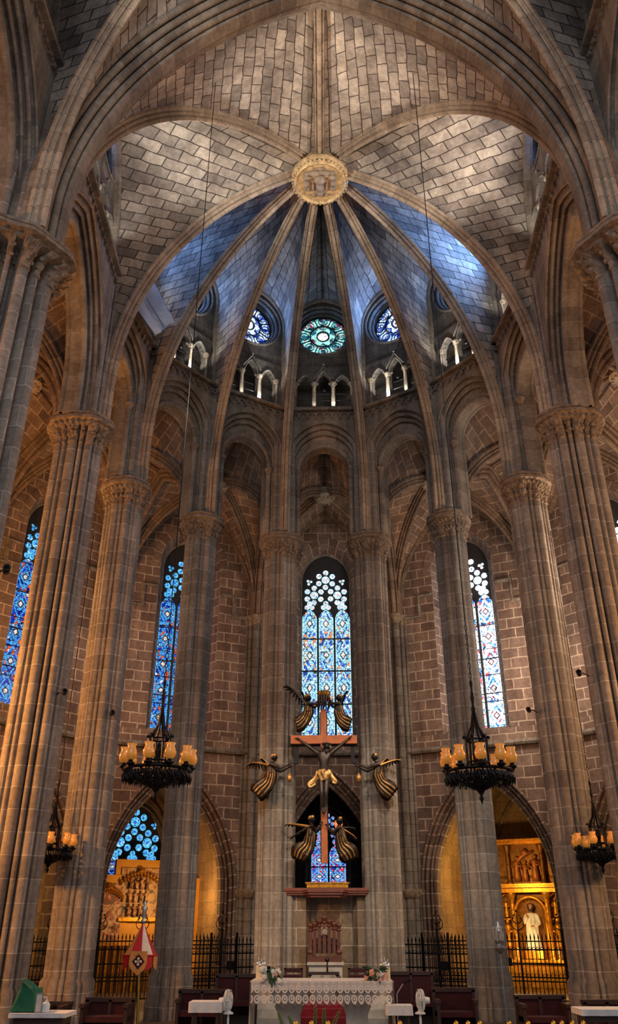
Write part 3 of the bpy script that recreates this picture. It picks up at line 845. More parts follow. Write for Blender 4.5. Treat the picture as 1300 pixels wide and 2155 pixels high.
# ------------------------------------------------------------------ ambulatory and aisle outer walls
OS = 10.4
def outer_facet(k):
    F = OF[k]; L = F.L
    W = sroot({0: 'wall_aisle_near_left', 1: 'wall_aisle_left', 2: 'wall_ambulatory_left_third', 3: 'wall_ambulatory_left_second', 4: 'wall_ambulatory_left_first', 5: 'wall_ambulatory_back',
               6: 'wall_ambulatory_right_first', 7: 'wall_ambulatory_right_second', 8: 'wall_ambulatory_right_third', 9: 'wall_aisle_right', 10: 'wall_aisle_near_right'}[k])
    m = MB()
    ch = 2 <= k <= 8
    chw = 1.95 if k != 5 else 1.75
    z0, zs, z1 = FLOOR-.3, 5.45, 15.6
    ords = [(chw+.30, 0, 1.05, 4.95), (chw+.20, .12, 1.05, 4.80), (chw+.08, .24, 1.05, 4.62), (chw, .38, 1.05, 4.48)]
    ops = [opening(h, z0, s, a, 14) for h, d, s, a in ords]
    panel(m, F, -L/2, L/2, z0, zs, ops[0], 0)
    for i in range(3):
        ring(m, F, ops[i], ops[i], ords[i][1], ords[i+1][1]); ring(m, F, ops[i], ops[i+1], ords[i+1][1], ords[i+1][1])
    ring(m, F, ops[-1], ops[-1], ords[-1][1], .85)
    hw = .95; wz0, wz1 = 5.95, 13.3; wop = opening(hw+.22, wz0, wz1-1.15, wz1+.22, 12)
    wo2 = opening(hw+.02, wz0, wz1-1.19, wz1+.02, 12)
    panel(m, F, -L/2, L/2, zs, wz0, [(-.5, zs), (-.5, zs+.1), (0, zs+.2), (.5, zs+.1), (.5, zs)], 0) if False else m.face([F.p(-L/2, 0, zs), F.p(L/2, 0, zs), F.p(L/2, 0, wz0), F.p(-L/2, 0, wz0)])
    panel(m, F, -L/2, L/2, wz0, z1, wop, 0)
    ring(m, F, wop, wo2, 0, .48)
    m.face([F.p(-1.2, 0, wz0), F.p(1.2, 0, wz0), F.p(1.0, .6, wz0+.15), F.p(-1.0, .6, wz0+.15)])
    m.build('ashlar', S_wall, W)
    m = MB()
    for op, od, r_ in zip(ops, ords, (.05, .06, .05, .08)): roll(m, F, op, od[1]-.01, r_)
    # voussoir ring over the window
    ring(m, F, opening(hw+.24, wz1-1.2, wz1-1.15, wz1+.24, 12), opening(hw+.52, wz1-1.2, wz1-1.15, wz1+.52, 12), -.025, -.025)
    m.build('arch_moulding', S_wall, W, autos=50)
    m = MB(); pr = [(.1, .12), (-.16, .10), (-.20, .03), (-.12, -.03), (-.08, -.09), (.1, -.09)]
    m.sweep([F.p(-L/2, 0, zs), F.p(L/2, 0, zs)], pr, F.n)
    pr2 = [(.05, .08), (-.12, .07), (-.14, .02), (-.06, -.05), (.05, -.05)]
    for s2 in (-1, 1):
        pth = [F.p(s2*L/2, 0, OS-.05), F.p(s2*1.75, 0, OS-.05), F.p(s2*1.75, 0, OS+.75), F.p(s2*(hw+.3), 0, OS+.75)]
        m.sweep(pth, pr2 if s2 < 0 else [(b, n) for b, n in pr2], F.n)
    m.build('string_course', S_wall2, W)
    gm, rm = (G_left, G_left_r) if k < 5 else ((G_cen, G_cen_r) if k == 5 else (G_right, G_right_r))
    lancet_window(F, 0, wz0+.08, wz1, hw, .5, gm, rm)
    # engaged shafts at the ends of the facet
    for e in ((0, 1) if k == 10 else (0,)):
        x, y = O[k+e]; nd = (OF[max(k+e-1, 0)].n+OF[min(k+e, 10)].n).normalized(); tt = V((-nd.y, nd.x, 0))
        m = MB(); cp = MB()
        for s_, dd, r_ in ((0, -.22, .13), (-.19, -.12, .09), (.19, -.12, .09), (-.33, -.02, .08), (.33, -.02, .08)):
            c = V((x, y, 0))+nd*dd+tt*s_
            m.lathe([(r_*1.5, FLOOR), (r_*1.5, FLOOR+.3), (r_, FLOOR+.4), (r_, OS-.3)], c, 12, cap=False)
            cp.lathe([(r_, OS-.32), (r_*1.2, OS-.3), (r_, OS-.27), (r_*1.3, OS-.1), (r_*1.9, OS), (r_*1.9, OS+.08), (r_*1.4, OS+.11)], c, 12)
            if ch or k == 9: cp.lathe([(r_*1.02, .82), (r_*1.3, .86), (r_*1.8, 1.0), (r_*1.8, 1.08), (r_, 1.12)], c, 12)
        m.build('wall_shaft', S_wall2, W, autos=50); cp.build('shaft_capital', S_cap, W, autos=50)
for k in range(11): outer_facet(k)

# ambulatory vault
am = MB(); ar = MB(); boss_m = MB()
def aisle_cell(k):
    Fi, Fo = IF[k], OF[k]
    a0, a1 = V((*I[k], U+.3)), V((*I[k+1], U+.3)); b0, b1 = V((*O[k], OS+.1)), V((*O[k+1], OS+.1))
    di0, di1 = pier_dir(k), pier_dir(k+1)
    a0 += di0*.35; a1 += di1*.35; b0 -= di0*.12; b1 -= di1*.12
    c = (a0+a1+b0+b1)/4; c.z = 14.75
    apz = 14.55
    m0 = (a0+b0)/2; m0.z = apz; m1 = (a1+b1)/2; m1.z = apz
    dg = [rib_path(p, c, 16) for p in (a0, a1, b0, b1)]
    rd = [rib_path(a0, m0, 16), rib_path(b0, m0, 16), rib_path(a1, m1, 16), rib_path(b1, m1, 16)]
    wide = k in (0, 1, 9, 10)
    Li, Ri = wall_arch(Fi, Fi.L/2-.08, 12.6, 15.75, .43, U+.3)
    Lo, Ro_ = wall_arch(Fo, Fo.L/2-.2, OS+.3, 14.75, -.02, OS+.1)
    web(am, dg[0], Li, 12, 6); web(am, dg[1], Ri, 12, 6); web(am, dg[2], Lo, 12, 6); web(am, dg[3], Ro_, 12, 6)
    web(am, dg[0], rd[0], 12, 6); web(am, dg[2], rd[1], 12, 6); web(am, dg[1], rd[2], 12, 6); web(am, dg[3], rd[3], 12, 6)
    for p in dg: mb = MB(); rib_sweep(mb, p, .85); mb.build('rib', S_rib2, am_root, autos=35)
    for q in ((rd[0], rd[1]),)+(((rd[2], rd[3]),) if k == 10 else ()):
        for p in q: mb = MB(); rib_sweep(mb, p, 1.25); mb.build('rib', S_rib2, am_root, autos=35)
    mb = MB(); mb.sweep(Lo+Ro_[::-1][1:], [(.0, .08), (-.12, .08), (-.15, .0), (-.1, -.06), (0, -.08)], Fo.n); mb.build('rib', S_rib2, am_root, autos=35)
    m = MB(); m.lathe([(.0, -.42), (.26, -.42), (.36, -.38), (.40, -.30), (.36, -.22), (.34, 0), (0, .0)], c, 20, cap=False)
    for i in range(12): m.ball(c+V((.3*math.cos(i*math.pi/6), .3*math.sin(i*math.pi/6), -.42)), .05, 4)
    m.build('boss', S_carve, am_root, autos=50)
S_rib2 = stone('ambulatory_rib_stone', srgb(132,112,94), srgb(104,88,76), srgb(160,142,122), 3.0, .42, .010, .5, .4)
S_web2 = stone('ambulatory_web_stone', srgb(136,114,98), srgb(100,82,70), srgb(180,158,134), .66, .36, .018, .6, .4)
am_root = sroot('ceiling_ambulatory')
for k in range(11): aisle_cell(k)
am.build('vault_web', S_web2, am_root, smooth=True)

# floor
m = MB(); m.face([(-22, -1, FLOOR), (22, -1, FLOOR), (22, 42, FLOOR), (-22, 42, FLOOR)])
struct(m.build('floor', S_floor))

# ------------------------------------------------------------------ radiating chapels
S_chap = stone('chapel_plaster', srgb(150,122,88), srgb(128,104,76), srgb(110,90,68), .8, .4, .008, .3, .35)
def chapel(k):
    F = OF[k]; hw, dep = 2.25, 6.0; d0 = .85
    W = sroot('wall_chapel_%s' % {2: 'far_left', 3: 'outer_left', 4: 'left', 5: 'centre', 6: 'right', 7: 'outer_right', 8: 'far_right'}[k])
    m = MB(); sp, ap = 1.5, 5.4
    h = arc_pts(hw, ap-sp, 10)
    for s2 in (-1, 1):
        m.face([F.p(s2*hw, d0, FLOOR), F.p(s2*hw, dep, FLOOR), F.p(s2*hw, dep, sp), F.p(s2*hw, d0, sp)])
    # front wall returns
    op = opening(1.95 if k != 5 else 1.75, FLOOR, 1.05, 4.48, 14)
    panel(m, F, -hw, hw, FLOOR, 5.6, op, d0+.01)
    path = [(-x, sp+z) for x, z in h]+[(x, sp+z) for x, z in h[::-1]][1:]
    L = 0; u = [0]
    for i in range(1, len(path)): L += math.hypot(path[i][0]-path[i-1][0], path[i][1]-path[i-1][1]); u.append(L)
    m.grid([[F.p(s, d0, z) for s, z in path], [F.p(s, dep, z) for s, z in path]], [[(0, x) for x in u]+[(0, L)], [(dep, x) for x in u]+[(dep, L)]])
    m.face([F.p(-hw, dep, FLOOR), F.p(hw, dep, FLOOR), F.p(hw, dep, sp)]+[F.p(x, dep, sp+z) for x, z in h]+[F.p(-x, dep, sp+z) for x, z in h[::-1]][1:])
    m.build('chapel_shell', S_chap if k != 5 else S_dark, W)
    m = MB()
    for s2 in (-1, 1):
        for q in (1, -1):
            a = F.p(s2*hw, d0+.2 if q < 0 else dep-.1, 1.5); b = F.p(0, (d0+dep)/2, 5.3)
            rib_sweep(m, rib_path(a, b, 14), .7)
        m.lathe([(.12, FLOOR), (.12, 1.3), (.2, 1.45), (.2, 1.52)], F.p(s2*hw, dep-.1, 0), 10)
    roll(m, F, opening(1.5, .6, 1.6, 4.9, 12), dep-.04, .08)
    m.build('rib', S_rib2, W, autos=40)
for k in range(2, 9): chapel(k)
F = OF[5]; W = new_window(); lancet_window(F, 0, .9, 4.25, .72, 5.9, G_chap_c, G_chap_c, 2, 1.55, parent=W)
m = MB(); disc(m, F, .42, 3.75, .17, 5.86, 16); m.build('red_roundel', G_rednode, W, weld=False)
F = OF[4]; lancet_window(F, .15, .8, 4.3, 1.1, 5.9, G_chap_l, G_left_r, 3, 2.3)
F = OF[3]; lancet_window(F, 0, .8, 4.3, .8, 5.9, G_chap_l, G_left_r, 2, 1.6)
F = OF[7]; lancet_window(F, 0, .8, 4.3, .8, 5.9, G_left, G_left_r, 2, 1.6)
lamp('POINT', 'chapel_lamp_left', tuple(OF[4].p(.9, 2.2, .9)), 120, (1, .56, .18), .15)
lamp('POINT', 'chapel_lamp_right', tuple(OF[6].p(-.3, 2.2, 1.6)), 150, (1, .60, .18), .15)
lamp('POINT', 'chapel_lamp_outer_left', tuple(OF[3].p(0, 3, .5)), 90, (1, .62, .20), .15)
lamp('POINT', 'chapel_lamp_outer_right', tuple(OF[7].p(0, 3, .5)), 60, (1, .60, .3), .15)

# keystone of the presbytery vault
kb = root('keystone', (BOSS.x, BOSS.y, BOSS.z), 'large round carved and gilded keystone where the apse ribs meet', 'keystone')
m = MB(); c = V((BOSS.x, BOSS.y, BOSS.z))
m.lathe([(.0, -.30), (.72, -.30), (.74, -.33), (.78, -.36), (.82, -.33), (.84, -.22), (.90, -.18), (.92, -.08), (.88, .0), (.78, .06), (.72, .45)], c, 48, cap=False)
for i in range(40): m.ball(c+V((.86*math.cos(i*math.pi/20), .86*math.sin(i*math.pi/20), -.27)), .045, 4)
G_gilt = plain('worn_gilt_stone', srgb(200,172,126), .6, .15, .5, 8)
m.build('rim', G_gilt, kb, autos=50)
m = MB(); z = -.33
def blob(x, y, r_, sx=1, sy=1): m.ball(c+V((x, y, z)), r_, 7, sc=(sx, sy, .8))
# carved relief: central seated figure, two flanking figures and a reclining one
blob(0, .34, .13); blob(0, .10, .17, .8, 1.3); blob(-.08, .3, .1, .6, 1.8); blob(0, -.18, .2, 1.0, .9)
for s2 in (-1, 1):
    blob(s2*.40, .18, .09); blob(s2*.42, -.02, .11, .8, 1.6); blob(s2*.40, -.24, .13, 1.1, .7); blob(s2*.2, .42, .06, 1.6, .6); blob(s2*.22, .1, .07, .6, 2.4)
blob(-.15, -.42, .15, 1.9, .6); blob(.18, -.44, .14, 1.7, .6); blob(.40, -.40, .10); blob(-.42, -.38, .08, 1.4, .8); blob(0, -.58, .08, 2.4, .5)
m.build('relief', S_carve, kb, smooth=True)

# ================================================================== THINGS
BRONZE = NT('patinated_bronze')
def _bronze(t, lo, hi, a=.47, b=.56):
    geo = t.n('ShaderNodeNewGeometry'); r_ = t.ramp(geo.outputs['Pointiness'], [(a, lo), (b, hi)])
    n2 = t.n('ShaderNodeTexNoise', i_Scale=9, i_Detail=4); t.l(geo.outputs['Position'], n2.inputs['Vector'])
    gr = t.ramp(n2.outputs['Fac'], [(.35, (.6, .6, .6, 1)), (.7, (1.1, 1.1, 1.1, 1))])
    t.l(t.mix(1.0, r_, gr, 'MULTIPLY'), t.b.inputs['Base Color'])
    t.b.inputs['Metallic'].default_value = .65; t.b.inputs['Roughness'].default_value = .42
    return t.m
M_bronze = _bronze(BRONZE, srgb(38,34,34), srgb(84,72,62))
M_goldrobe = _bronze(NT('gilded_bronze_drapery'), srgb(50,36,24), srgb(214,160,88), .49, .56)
M_loin = _bronze(NT('gilded_loincloth'), srgb(120,84,44), srgb(236,186,110), .44, .52)
M_gold = plain('gilding', srgb(214,150,48), .38, .75, .45, 10, bump=.4)
M_golddark = plain('dark_gilding', srgb(120,78,28), .5, .6, .5, 8, bump=.4)
M_wood = plain('cross_wood', srgb(184,100,46), .6, 0, .25, 5)
M_darkwood = plain('dark_wood', srgb(52,30,22), .5, 0, .3, 6)
M_throne = plain('carved_walnut', srgb(98,52,32), .5, 0, .35, 9, bump=.3)
M_redwood = plain('red_brown_ledge', srgb(122,66,50), .6, 0, .2, 6)
M_redcloth = plain('dark_red_velvet', srgb(58,10,17), .9, 0, .35, 6)
M_redcarpet = plain('red_carpet', srgb(130,20,34), .95, 0, .3, 8)
M_white = plain('white_plastic', srgb(214,222,222), .4, 0, .08, 10)
M_linen = plain('white_linen', srgb(216,216,212), .85, 0, .12, 14, bump=.3)
M_marble = plain('pale_marble', srgb(188,178,162), .5, 0, .3, 3)
M_wax = plain('candle_wax', srgb(226,220,190), .5, 0, .08, 10)
M_silver = plain('silver', srgb(190,198,204), .3, .9, .2, 12)
M_amber = plain('amber_glass', srgb(214,136,40), .15, 0, .2, 10, coat=.5, emis=(1, .42, .08, 1), es=.10)
M_green = plain('green_cloth', srgb(16,104,72), .7, 0, .3, 8, bump=.4)
M_leaf = plain('leaf_green', srgb(38,74,44), .6, 0, .35, 10)
M_petal = plain('white_petal', srgb(222,224,214), .7, 0, .12, 12)
M_peach = plain('peach_petal', srgb(226,170,140), .7, 0, .15, 12)
M_red = plain('red_silk', srgb(190,22,38), .6, 0, .15, 6)
M_yellow = plain('ochre_silk', srgb(206,146,76), .6, 0, .15, 6)
M_cream = plain('cream_silk', srgb(226,214,192), .6, 0, .15, 6)
M_brass = plain('brass', srgb(200,160,70), .3, .9, .2, 12)
M_tarp = plain('grey_white_canvas', srgb(196,190,180), .8, 0, .2, 3, bump=.3)
M_skin = plain('painted_flesh', srgb(176,128,96), .6, 0, .2, 8)

def skin(name, J, E_, mat, parent, rootj=0, sub=2):
    """one continuous body grown over a jointed skeleton: J = list of (point, radius), E_ = edges"""
    me = bpy.data.meshes.new(name); o0 = parent.location if parent is not None else V((0, 0, 0))
    me.from_pydata([tuple(V(p)-o0) for p, r_ in J], E_, [])
    o = bpy.data.objects.new(name, me); C.objects.link(o)
    if parent is not None: o.parent = parent
    md = o.modifiers.new('Skin', 'SKIN'); md.use_smooth_shade = True; md.branch_smoothing = .4
    if not me.skin_vertices:
        bpy.context.view_layer.objects.active = o
        bm = bmesh.new(); bm.from_mesh(me); bm.verts.layers.skin.verify(); bm.to_mesh(me); bm.free()
    sv = me.skin_vertices[0].data
    for i, (p, r_) in enumerate(J):
        rr = r_ if isinstance(r_, tuple) else (r_, r_)
        sv[i].radius = rr; sv[i].use_root = (i == rootj)
    s2 = o.modifiers.new('Subdivision', 'SUBSURF'); s2.levels = sub; s2.render_levels = sub
    me.materials.append(mat)
    return o

def head(mb, c, s, face, up=(0, 0, 1)):
    """head with brow, nose, chin, ears and hair mass; face = looking direction"""
    f = V(face).normalized(); u = V(up); u = (u-f*u.dot(f)).normalized(); r_ = f.cross(u); c = V(c)
    rows = []
    for j in range(13):
        t = math.pi*j/12; y = -math.cos(t)
        row = []
        for k in range(16):
            a = 2*math.pi*k/16; w_ = math.sin(t)
            jaw = 1-.28*max(0, -y-.1)
            fx = math.cos(a)*w_*.96; sx = math.sin(a)*w_*.78*jaw
            if fx > .55 and -.35 < y < .15: fx += .16*(1-abs(math.sin(a))*3) if abs(math.sin(a)) < .3 else 0
            if fx > .5 and .12 < y < .35: fx += .05
            if fx > .4 and y < -.6: fx += .10
            row.append(c+f*fx*s+r_*sx*s+u*y*1.2*s)
        rows.append(row)
    mb.grid(rows, closed=True)
    for s2 in (-1, 1): mb.ball(c+r_*s2*s*.80, s*.17, 5)

def drape(name, path, mat, parent, flutes=9, amp=.22, flat=.6, hem=True, n=54, side=(0, 1, 0)):
    """fluted falling cloth: path = [(point, radius)], swells and gathers in folds"""
    mb = MB(); P = [V(p) for p, _ in path]; rr = [r_ for _, r_ in path]
    # resample
    pts = []; K = 26
    for i in range(K+1):
        t = i/K*(len(P)-1); j = min(int(t), len(P)-2); f = t-j
        p0 = P[max(j-1, 0)]; p1 = P[j]; p2 = P[j+1]; p3 = P[min(j+2, len(P)-1)]
        q = .5*((2*p1)+(p2-p0)*f+(2*p0-5*p1+4*p2-p3)*f*f+(3*p1-p0-3*p2+p3)*f**3)
        pts.append((q, rr[j]*(1-f)+rr[j+1]*f, i/K))
    rows = []
    sd = V(side)
    for i, (p, r_, t) in enumerate(pts):
        T = (pts[min(i+1, K)][0]-pts[max(i-1, 0)][0]).normalized(); X = T.cross(sd).normalized(); Yv = X.cross(T)
        row = []
        for k in range(n):
            a = 2*math.pi*k/n; a_ = amp*min(1, t*1.6+.15)
            f = 1+a_*math.sin(a*flutes+1.5*math.sin(t*5))+.08*math.sin(a*3+t*6)
            e = (.12*math.sin(a*flutes+.8)+.10*math.sin(2*a))*r_ if i == K else 0
            row.append(p+X*math.cos(a)*r_*f+Yv*math.sin(a)*r_*f*flat+T*e)
        rows.append(row)
    mb.grid(rows, closed=True); mb.face(rows[0][::-1]); 
    inner = [p.lerp(pts[K][0], .12) for p in rows[-1]]
    mb.grid([rows[-1], [p-(pts[K][0]-pts[K-2][0])*.8 for p in inner]], closed=True)
    return mb.build(name, mat, parent, smooth=True)

def wing(parent, base, tip, drop, mat, n=9, thick=.02):
    """feathered wing: a thick leading edge and overlapping feathers"""
    base = V(base); tip = V(tip); drop = V(drop); mb = MB(); ax = tip-base; L = ax.length
    bow = -drop*.18
    lead = [base+ax*t+bow*math.sin(math.pi*t) for t in [i/8 for i in range(9)]]
    mb.tube(lead, [L*.055*(1-.7*i/8) for i in range(9)], 7)
    for j in range(n):
        for lay in (0, 1):
            t = (j+.3)/n; a = base+ax*(t*.86)+bow*math.sin(math.pi*t*.86)
            d = (drop*(1.35-.7*t)+ax*(.15+.45*t))*((.85, .5)[lay])*(1.0 if j < n-1 else 1.1)
            w_ = L/n*.85; sidev = ax.normalized(); nrm = d.cross(sidev).normalized()*thick*(1+.8*lay)
            mid = a+d*.55; end = a+d
            s_ = sidev*w_
            rows = [[a-s_*.5, a+nrm, a+s_*.5, a-nrm], [mid-s_*.55, mid+nrm*1.1, mid+s_*.55, mid-nrm*1.1], [end-s_*.12, end+nrm*.3, end+s_*.12, end-nrm*.3]]
            mb.grid(rows, closed=True); mb.face(rows[-1])
    return mb.build('wing', mat, parent, autos=40)

def hand(mb, wrist, d, up, s):
    """palm, four bent fingers and a thumb"""
    w_ = V(wrist); d = V(d).normalized(); up = V(up); up = (up-d*up.dot(d)).normalized(); r_ = d.cross(up)
    palm = w_+d*s*.25
    mb.tube([w_, w_+d*s*.2, w_+d*s*.45], [s*.13, s*.2, s*.19], 8)
    for i, (o_, l_) in enumerate(((-.15, .38), (-.05, .45), (.05, .42), (.14, .33))):
        b = w_+d*s*.42+up*o_*s
        mb.tube([b, b+d*l_*s*.55-r_*s*.04, b+d*l_*s-r_*s*.16], [s*.055, s*.05, s*.035], 6)
    b = w_+d*s*.12+up*s*.14
    mb.tube([b, b+up*s*.16+d*s*.12, b+up*s*.18+d*s*.28], [s*.06, s*.055, s*.04], 6)

def cp(x, y, Y): return at(480+x/3.25, 1380+y/3.25, Y)

# ---------------------------------------------------------------- crucifix
YC = 23.35
cx0 = cp(657, 300, YC)
cru = root('crucifix', tuple(cp(657, 1420, YC)), 'large wooden crucifix with a dark bronze body hung between the two middle pillars', 'crucifix')
xc = cp(655, 900, YC).x
zt, zb, zbeam = cp(655, 370, YC).z, cp(655, 1420, YC).z, cp(655, 577, YC).z
m = MB(); m.box((xc, YC, (zt+zb)/2), (.17, .16, zt-zb)); 
m.build('upright', M_wood, cru)
xl, xr = cp(428, 577, YC).x, cp(880, 577, YC).x
m = MB(); m.box(((xl+xr)/2, YC-.01, zbeam), (xr-xl, .18, .23)); m.build('beam', M_wood, cru)
m = MB(); m.box(((xl+xr)/2-.03, YC+.14, zbeam), (xr-xl+.12, .12, .29)); m.box((xc, YC+.12, (zt+zb)/2), (.22, .08, zt-zb-.1))
for x_ in (470, 850):
    q = cp(x_, 600, YC); m.box((q.x, YC+.1, q.z-.25), (.10, .10, .6))
m.build('backing_frame', plainiron, cru)
YF = YC-.20
def f_(x, y, dy=0): p = cp(x, y, YF); return V((p.x, p.y+dy, p.z))
J = [(f_(655, 800), (.18, .13)), (f_(655, 735), (.155, .12)), (f_(655, 690), (.22, .15)), (f_(662, 655), (.13, .10)), (f_(668, 632, -.03), .06),
     (f_(608, 662), .075), (f_(545, 615, .02), .052), (f_(487, 572, .05), .030),
     (f_(710, 658), .075), (f_(768, 612, .02), .052), (f_(820, 566, .05), .030),
     (f_(634, 840), .098), (f_(640, 935, -.08), .068), (f_(640, 950, -.08), .066), (f_(646, 1045, .0), .045), (f_(652, 1085, -.06), .045),
     (f_(674, 840), .098), (f_(668, 940, -.10), .068), (f_(664, 1040, -.02), .045), (f_(656, 1080, -.09), .045)]
E_ = [(0, 1), (1, 2), (2, 3), (3, 4), (2, 5), (5, 6), (6, 7), (2, 8), (8, 9), (9, 10), (0, 11), (11, 12), (12, 13), (13, 14), (14, 15), (0, 16), (16, 17), (17, 18), (18, 19)]
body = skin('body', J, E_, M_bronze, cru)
m = MB(); head(m, f_(672, 625, -.06), .105, (.15, -.9, -.35))
hc = f_(672, 625, -.06)
m.build('head', M_bronze, cru, smooth=True)
m = MB()
for i in range(16):
    a = 2*math.pi*i/16; m.bar(hc+V((.11*math.cos(a), .10*math.sin(a), .06)), hc+V((.13*math.cos(a+.7), .12*math.sin(a+.7), .09)), .018)
for s2 in (-1, 1): m.tube([hc+V((s2*.06, .03, .10)), hc+V((s2*.11, .0, -.02)), hc+V((s2*.10, -.03, -.16))], [.05, .045, .02], 7)
m.tube([hc+V((0, -.08, -.09)), hc+V((0, -.10, -.19))], [.05, .02], 7)
m.build('hair', M_bronze, cru, smooth=True)
m = MB(); hand(m, f_(487, 572, .05), f_(470, 562, .05)-f_(487, 572, .05), (0, -1, .2), .17); m.build('hand', M_bronze, cru, smooth=True)
m = MB(); hand(m, f_(820, 566, .05), f_(836, 556, .05)-f_(820, 566, .05), (0, -1, .2), .17)
m.build('hand', M_bronze, cru, smooth=True)
drape('loincloth', [(f_(655, 778), .165), (f_(655, 815), .19), (f_(652, 858), .15)], M_loin, cru, 7, .10, .75)
drape('loincloth_tail', [(f_(610, 785), .03), (f_(598, 835), .05), (f_(560, 885), .075), (f_(600, 872), .04)], M_loin, cru, 4, .25, .5)
drape('loincloth_tail', [(f_(695, 790), .03), (f_(710, 830), .05), (f_(735, 865), .06), (f_(712, 862), .03)], M_loin, cru, 4, .25, .5)

# ---------------------------------------------------------------- angels
def angel(label, hd, sh, hip, robe, arm, wings, Y, fx, holds=None):
    P_ = lambda q, dy=0: V((cp(q[0], q[1], Y).x, Y+dy, cp(q[0], q[1], Y).z))
    g = root('angel', tuple(P_(hip)), label, 'angel', None)
    S_, H_ = P_(sh), P_(hip)
    neck = S_.lerp(P_(hd), .45)
    e1, e2, w1, w2 = P_(arm[0], -.05), P_(arm[0], .10), P_(arm[1], -.07), P_(arm[1], .10)
    J = [(S_.lerp(H_, .5), (.10, .09)), (S_, (.12, .10)), (neck, .045), (H_, (.09, .09)),
         (S_+(e1-S_)*.18+V((0, -.12, 0)), .055), (e1, .042), (w1, .026), (S_+(e2-S_)*.18+V((0, .10, 0)), .055), (e2+V((0, .05, -.06)), .042), (w2+V((0, 0, -.05)), .026)]
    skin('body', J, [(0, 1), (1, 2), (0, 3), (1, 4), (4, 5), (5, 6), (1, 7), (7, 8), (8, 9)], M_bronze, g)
    m = MB(); hp = P_(hd, -.02); head(m, hp, .095, (fx, -.35, -.05)); 
    m.tube([hp-V((0, 0, .12)), neck], [.05, .055], 8)
    m.build('head', M_bronze, g, smooth=True)
    m = MB()
    for i in range(14):
        rr = random.Random(i); a = rr.uniform(0, 6.28); b_ = rr.uniform(0, 1.2)
        v_ = V((math.cos(a)*math.cos(b_), math.sin(a)*math.cos(b_), math.sin(b_)))
        if v_.dot(V((fx, -.35, 0)).normalized()) > .55: continue
        m.ball(hp+v_*.075, .045, 5)
    m.build('hair', M_goldrobe, g, smooth=True)
    m = MB(); hand(m, w1, w1-e1, (0, -.3, 1), .15); m.build('hand', M_bronze, g, smooth=True); m = MB(); hand(m, w2+V((0, 0, -.05)), w2-e2, (0, .3, 1), .15); m.build('hand', M_bronze, g, smooth=True)
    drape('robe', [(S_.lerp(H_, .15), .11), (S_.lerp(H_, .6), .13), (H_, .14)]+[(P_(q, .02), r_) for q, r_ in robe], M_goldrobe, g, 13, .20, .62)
    for q, dr in wings:
        b_ = S_+V((-.05*fx, .12, .0)); tip = P_(q, .22); d0 = P_((q[0]+dr[0], q[1]+dr[1]), .22)-tip
        wing(g, b_, tip, d0, M_goldrobe if q[2] else M_bronze)
    return g
A_Y = 23.25
angel('bronze angel on the left pillar, arms held out toward the body on the cross', (315, 697), (288, 742), (292, 815), [((272, 870), .17), ((225, 915), .24), ((190, 950), .20)], [(355, 772), (412, 748)], [((128, 728, 1), (60, 60)), ((215, 690, 1), (20, 70))], A_Y, 1)
angel('bronze angel on the right pillar, arms held out toward the body on the cross', (1002, 695), (1030, 742), (1025, 815), [((1050, 870), .17), ((1095, 915), .24), ((1130, 945), .20)], [(950, 770), (890, 742)], [((1185, 700, 1), (-60, 60)), ((1100, 690, 1), (-20, 70))], A_Y, -1)
angel('bronze angel left of the crown above the cross, in front of the blue window', (545, 288), (548, 330), (545, 390), [((525, 430), .15), ((490, 465), .20), ((462, 475), .17)], [(590, 335), (618, 310)], [((500, 225, 0), (10, 90)), ((395, 185, 0), (35, 110))], A_Y, 1)
angel('bronze angel right of the crown above the cross, in front of the blue window', (760, 290), (755, 330), (758, 390), [((775, 430), .15), ((810, 460), .20), ((836, 470), .17)], [(715, 330), (695, 305)], [((815, 220, 0), (-10, 90)), ((790, 250, 0), (-5, 60))], A_Y, -1)
angel('bronze angel clasping the foot of the cross from its left side', (572, 1120), (568, 1165), (562, 1240), [((545, 1300), .17), ((505, 1345), .25), ((480, 1400), .17)], [(600, 1195), (628, 1160)], [((385, 1145, 1), (90, 40)), ((420, 1245, 0), (60, -10))], A_Y, 1)
angel('bronze angel clasping the foot of the cross from its right side', (762, 1130), (760, 1175), (770, 1245), [((785, 1300), .17), ((820, 1345), .25), ((842, 1400), .18)], [(720, 1205), (688, 1175)], [((880, 1245, 1), (-70, -10)), ((872, 1175, 0), (-50, 40))], A_Y, -1)
for q, lb in ((420, 'left'), (893, 'right')):
    p = cp(q, 835, A_Y-.05); t = root('censer', (p.x, p.y, p.z), 'small hanging censer held by the %s pillar angel' % lb, 'censer')
    m = MB(); m.lathe([(0, -.12), (.05, -.10), (.075, -.04), (.08, 0), (.06, .06), (.02, .12), (.0, .14)], p, 12); m.build('bowl', M_goldrobe, t, smooth=True)
    m = MB()
    for s2 in (-1, 1): m.tube([p+V((s2*.06, 0, 0)), p+V((s2*.015, 0, .5))], .008, 5)
    m.build('chain', plainiron, t)
p = cp(655, 270, A_Y)
t = root('crown', (p.x, p.y, p.z), 'crown with hanging dark crest held over the top of the cross', 'crown')
m = MB(); m.lathe([(.17, -.03), (.19, .0), (.17, .04), (.17, .07)], p, 20, cap=False)
for i in range(10):
    a = i*math.pi/5; m.ball(p+V((.17*math.cos(a), .17*math.sin(a), .09)), .03, 4)
m.build('band', M_gold, t, autos=50)
m = MB()
for i in range(12):
    a = i*math.pi/6; b0 = p+V((.15*math.cos(a), .15*math.sin(a), 0))
    m.tube([b0+V((0, 0, .12)), b0, b0+V((.02*math.cos(a*3), .02, -.2)), b0+V((-.02, 0, -.42-.05*math.sin(a*5)))], [.02, .035, .03, .012], 6)
m.build('crest', M_bronze, t, smooth=True)

